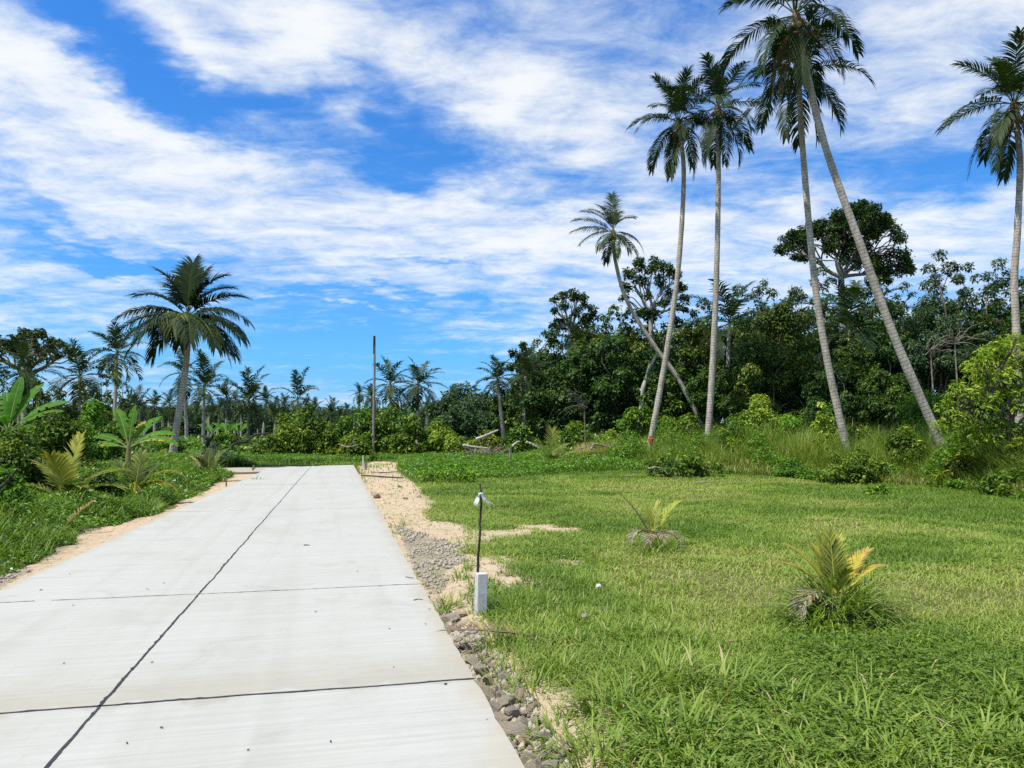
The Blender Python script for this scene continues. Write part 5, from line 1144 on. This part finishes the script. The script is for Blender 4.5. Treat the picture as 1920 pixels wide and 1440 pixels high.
for i, (x, y, s) in enumerate(NR):
    if i == 0: lb = 'grey rock slab at the foot of the white post, close to the road edge'
    elif i == 12: lb = 'largest tan rock just past the end of the nearest road joint'
    elif i == 31: lb = 'big tan edged rock near the bottom of the rubble strip'
    else: lb = RL
    rock(x, y, s, lb, i, 'rubble rocks beside the road' if lb == RL else None)
rock(707, 934, .26, 'dark flat rock on the sand touching the right road edge', 101, 'rocks on the sand'); rock(761, 936, .20, 'rounded tan rock in the middle of the sand', 102, 'rocks on the sand'); rock(786, 933, .12, 'small pale rock at the grassy edge of the sand', 103, 'rocks on the sand'); rock(750, 913, .22, 'low dark rock farther up the sand', 104, 'rocks on the sand', .0)
# gravel: small stones as one loose mass
g = Geo(); r_ = np.random.RandomState(77); ico = np.array([[0, 0, 1], [.9, 0, .1], [.2, .9, -.05], [-.8, .4, .1], [-.7, -.6, -.1], [.3, -.9, .1], [0, 0, -.9]]); fc = np.array([[0, 1, 2], [0, 2, 3], [0, 3, 4], [0, 4, 5], [0, 5, 1], [6, 2, 1], [6, 3, 2], [6, 4, 3], [6, 5, 4], [6, 1, 5]])
def pebbles(poly, n, s0, s1, spread=.0):
    P = np.array(poly); lo, hi = P.min(0), P.max(0); k = 0; out = []
    X = lo[0] + (hi[0] - lo[0]) * r_.rand(n * 6); Y = np.maximum(lo[1] + (hi[1] - lo[1]) * r_.rand(n * 6), 2.5)
    wx_, wy_ = warp2(X, Y, .07, .3); ok = inpoly(wx_, wy_, poly) & ~onroad(X, Y, .01) & (rng.rand(len(X)) < sstep(.22, .5, fbm(X, Y, .45, 31))); X, Y = X[ok][:n], Y[ok][:n]; n = len(X)
    S = s0 + (s1 - s0) * r_.rand(n) ** 3; a = r_.rand(n) * 6.28; ca, sa_ = np.cos(a), np.sin(a)
    V = ico[None] * (1 + .35 * r_.randn(n, 7, 1) * .6) * np.array([1, .8, .8])
    V = np.stack([V[..., 0] * ca[:, None] - V[..., 1] * sa_[:, None], V[..., 0] * sa_[:, None] + V[..., 1] * ca[:, None], V[..., 2]], -1) * S[:, None, None] * .5
    V += np.stack([X, Y, zg(X, Y) + S * .1], -1)[:, None, :]
    g.add(V.reshape(-1, 3), (np.arange(n)[:, None, None] * 7 + fc[None]).reshape(-1, 3))
pebbles(GRAV2, 2200, .010, .09); pebbles(GRAV, 1500, .010, .085); pebbles(GRAVL, 600, .02, .09); pebbles(SAND, 1500, .008, .05)
tag(g.build('gravel', m_rock), 'loose grey and tan gravel beside the road', kind='stuff')
def lying(name, label, cat, pts, r, mat, group=None, z=.012):
    P = []
    for (x, y, *h) in pts:
        q_ = onz(x, y, -.09); zz = 0.0 if onroad(q_[0], q_[1]) else float(zg(q_[0], q_[1])); q_ = onz(x, y, zz); q_[2] = zz + r * .6 + (h[0] if h else 0); P.append(q_)
    base = P[0].copy(); g = Geo(); n = max(10, 6 * len(P)); tube(g, spline(P, n) - base, np.linspace(r, r * .5, n), 6, .5)
    o = g.build(name, mat, None, smooth=True, origin=base); return tag(o, label, cat, group)
lying('stick', 'dark stick lying across the sand by the road end', 'stick', [(678, 893), (700, 894), (730, 896), (757, 897)], .045, m_black, 'sticks on the sand')
lying('stick', 'thin grey stick on the sand nearest the short grey post', 'stick', [(697, 886), (720, 887), (745, 885)], .03, m_black, 'sticks on the sand')
lying('stick', 'short pale stick beside the dark one on the sand', 'stick', [(735, 901), (750, 903), (757, 903)], .025, m_dead, 'sticks on the sand')
lying('stick', 'thin pale stick poking out of the sand toward the third slab', 'stick', [(806, 978), (830, 972), (855, 970)], .012, m_dead, 'sticks on the sand')
lying('twig', 'small dark twig alone in the middle of the road', 'twig', [(570, 1023), (575, 1022.5), (580, 1023)], .009, m_black, 'litter on the road')
lying('twig', 'thin curved straw lying over the right road edge among the rocks', 'twig', [(913, 1350), (922, 1342, .03), (940, 1331, .05)], .004, m_dead, 'litter on the road')
lying('twig', 'curved dry blade lying on the road right edge beside the white post', 'twig', [(776, 1126), (784, 1124), (793, 1125)], .005, m_black, 'litter on the road')
lying('twig', 'thin twig crossing the second joint at the right road edge', 'twig', [(760, 1082), (775, 1084), (783, 1087)], .004, m_black, 'litter on the road')
# bits of dry leaf on the concrete
def chip(px, py, s, label, k, mat=m_black):
    p = onz(px, py, 0.0); r_ = random.Random(k); bm = bmesh.new()
    ring = [bm.verts.new((math.cos(a) * s * r_.uniform(.6, 1), math.sin(a) * s * .5 * r_.uniform(.6, 1), r_.uniform(.0, .2) * s)) for a in np.linspace(0, 6.28, 8)[:-1]]; f = bm.faces.new(ring)
    e = bmesh.ops.extrude_face_region(bm, geom=[f]); [setattr(v.co, 'z', v.co.z + .003) for v in e['geom'] if isinstance(v, bmesh.types.BMVert)]
    me = bpy.data.meshes.new('dry_leaf'); bm.to_mesh(me); bm.free(); me.materials.append(mat); o = bpy.data.objects.new('dry_leaf', me); COL.objects.link(o); o.location = (p[0], p[1], .004); o.rotation_euler = (0, 0, r_.uniform(0, 6)); return tag(o, label, 'dry leaf', 'dry leaf bits on the road')
for i, (x, y, s) in enumerate([(77, 1107, .018), (835, 1284, .016), (307, 1094, .012), (278, 1106, .011), (131, 1077, .012), (592, 1148, .012), (275, 1105, .009), (805, 1143, .014), (798, 1171, .010), (120, 1245, .011), (285, 1243, .013), (137, 1136, .012), (238, 1395, .011), (620, 1392, .012), (465, 1408, .009), (303, 1366, .010), (730, 1180, .010), (670, 1072, .014), (712, 1100, .012), (738, 1252, .009)]):
    chip(x, y, s, ['dark leaf bit on the concrete at the left road edge above the second joint', 'dark leaf bit just below the right end of the nearest joint'][i] if i < 2 else 'tiny dark bit of dry leaf lying on the bare concrete', i)
# white litter and a grey scrap in the grass, dead frond over the rubble
def scrap(px, py, s, label, k, mat):
    p = onz(px, py, -.09); p[2] = float(zg(p[0], p[1])) + .05; r_ = np.random.RandomState(k); n = 9; u, v = np.meshgrid(np.linspace(-1, 1, n), np.linspace(-1, 1, n))
    z = .35 * np.sin(u * 3 + k) * np.cos(v * 2.5) + .25 * r_.randn(n, n) * .5 + .5 * (1 - u ** 2); V = np.stack([u, v * .62, z], -1).reshape(-1, 3) * s
    i = np.arange(n - 1)[:, None] * n + np.arange(n - 1)[None, :]; g = Geo(); g.add(V, np.stack([i, i + 1, i + n + 1, i + n], -1).reshape(-1, 4)); o = g.build('litter_scrap', mat, None, smooth=True, origin=p); o.rotation_euler = (.5, .3, .8)
    return tag(o, label, 'litter')
scrap(1123, 1106, .038, 'crumpled white scrap lying in the grass right of the white post', 1, m_post)
scrap(1097, 1166, .036, 'weathered grey scrap in the grass below the white one', 2, m_greywood)
def loose_frond(px, py, az, L, label, tn, seed, el=6, bend=12, ll=.22):
    p = onz(px, py, -.09); p[2] = float(zg(p[0], p[1])) + .06; g = Geo(); frond(g, np.zeros(3), rad(az), rad(el), L, rad(bend), np.random.RandomState(seed), 30, ll, .012, .25, tn, .03, rr=.012, start=.2)
    o = g.build('dead_frond_leaf', m_palm, None, origin=p); o.name = 'fallen_frond'; return tag(o, label, 'fallen frond', 'fallen dead fronds')
loose_frond(1003, 1208, 172, .75, 'dry purplish brown frond lying over the rubble below the white post', .93, 5)
loose_frond(110, 1005, 60, .7, 'brown dead frond stub leaning at the left verge above the sand', .925, 6, el=48, bend=20, ll=.12)
wood('dead_branch', 'short dark stalk by the sand at the road junction', 'branch', onz(424, 912)[1], [[(424, 914), (424, 904), (421, 897), (418, 892), 1.0], [(424, 903), (428, 896), .6]], m_bark, .035, 'dead branches')
wood('dead_branch', 'small dark root beside the inner corner of the road junction', 'branch', onz(476, 886)[1] , [[(474, 887), (474, 878), (477, 872), 1.0], [(474, 880), (480, 876), .8]], m_dead, .06, 'dead branches')
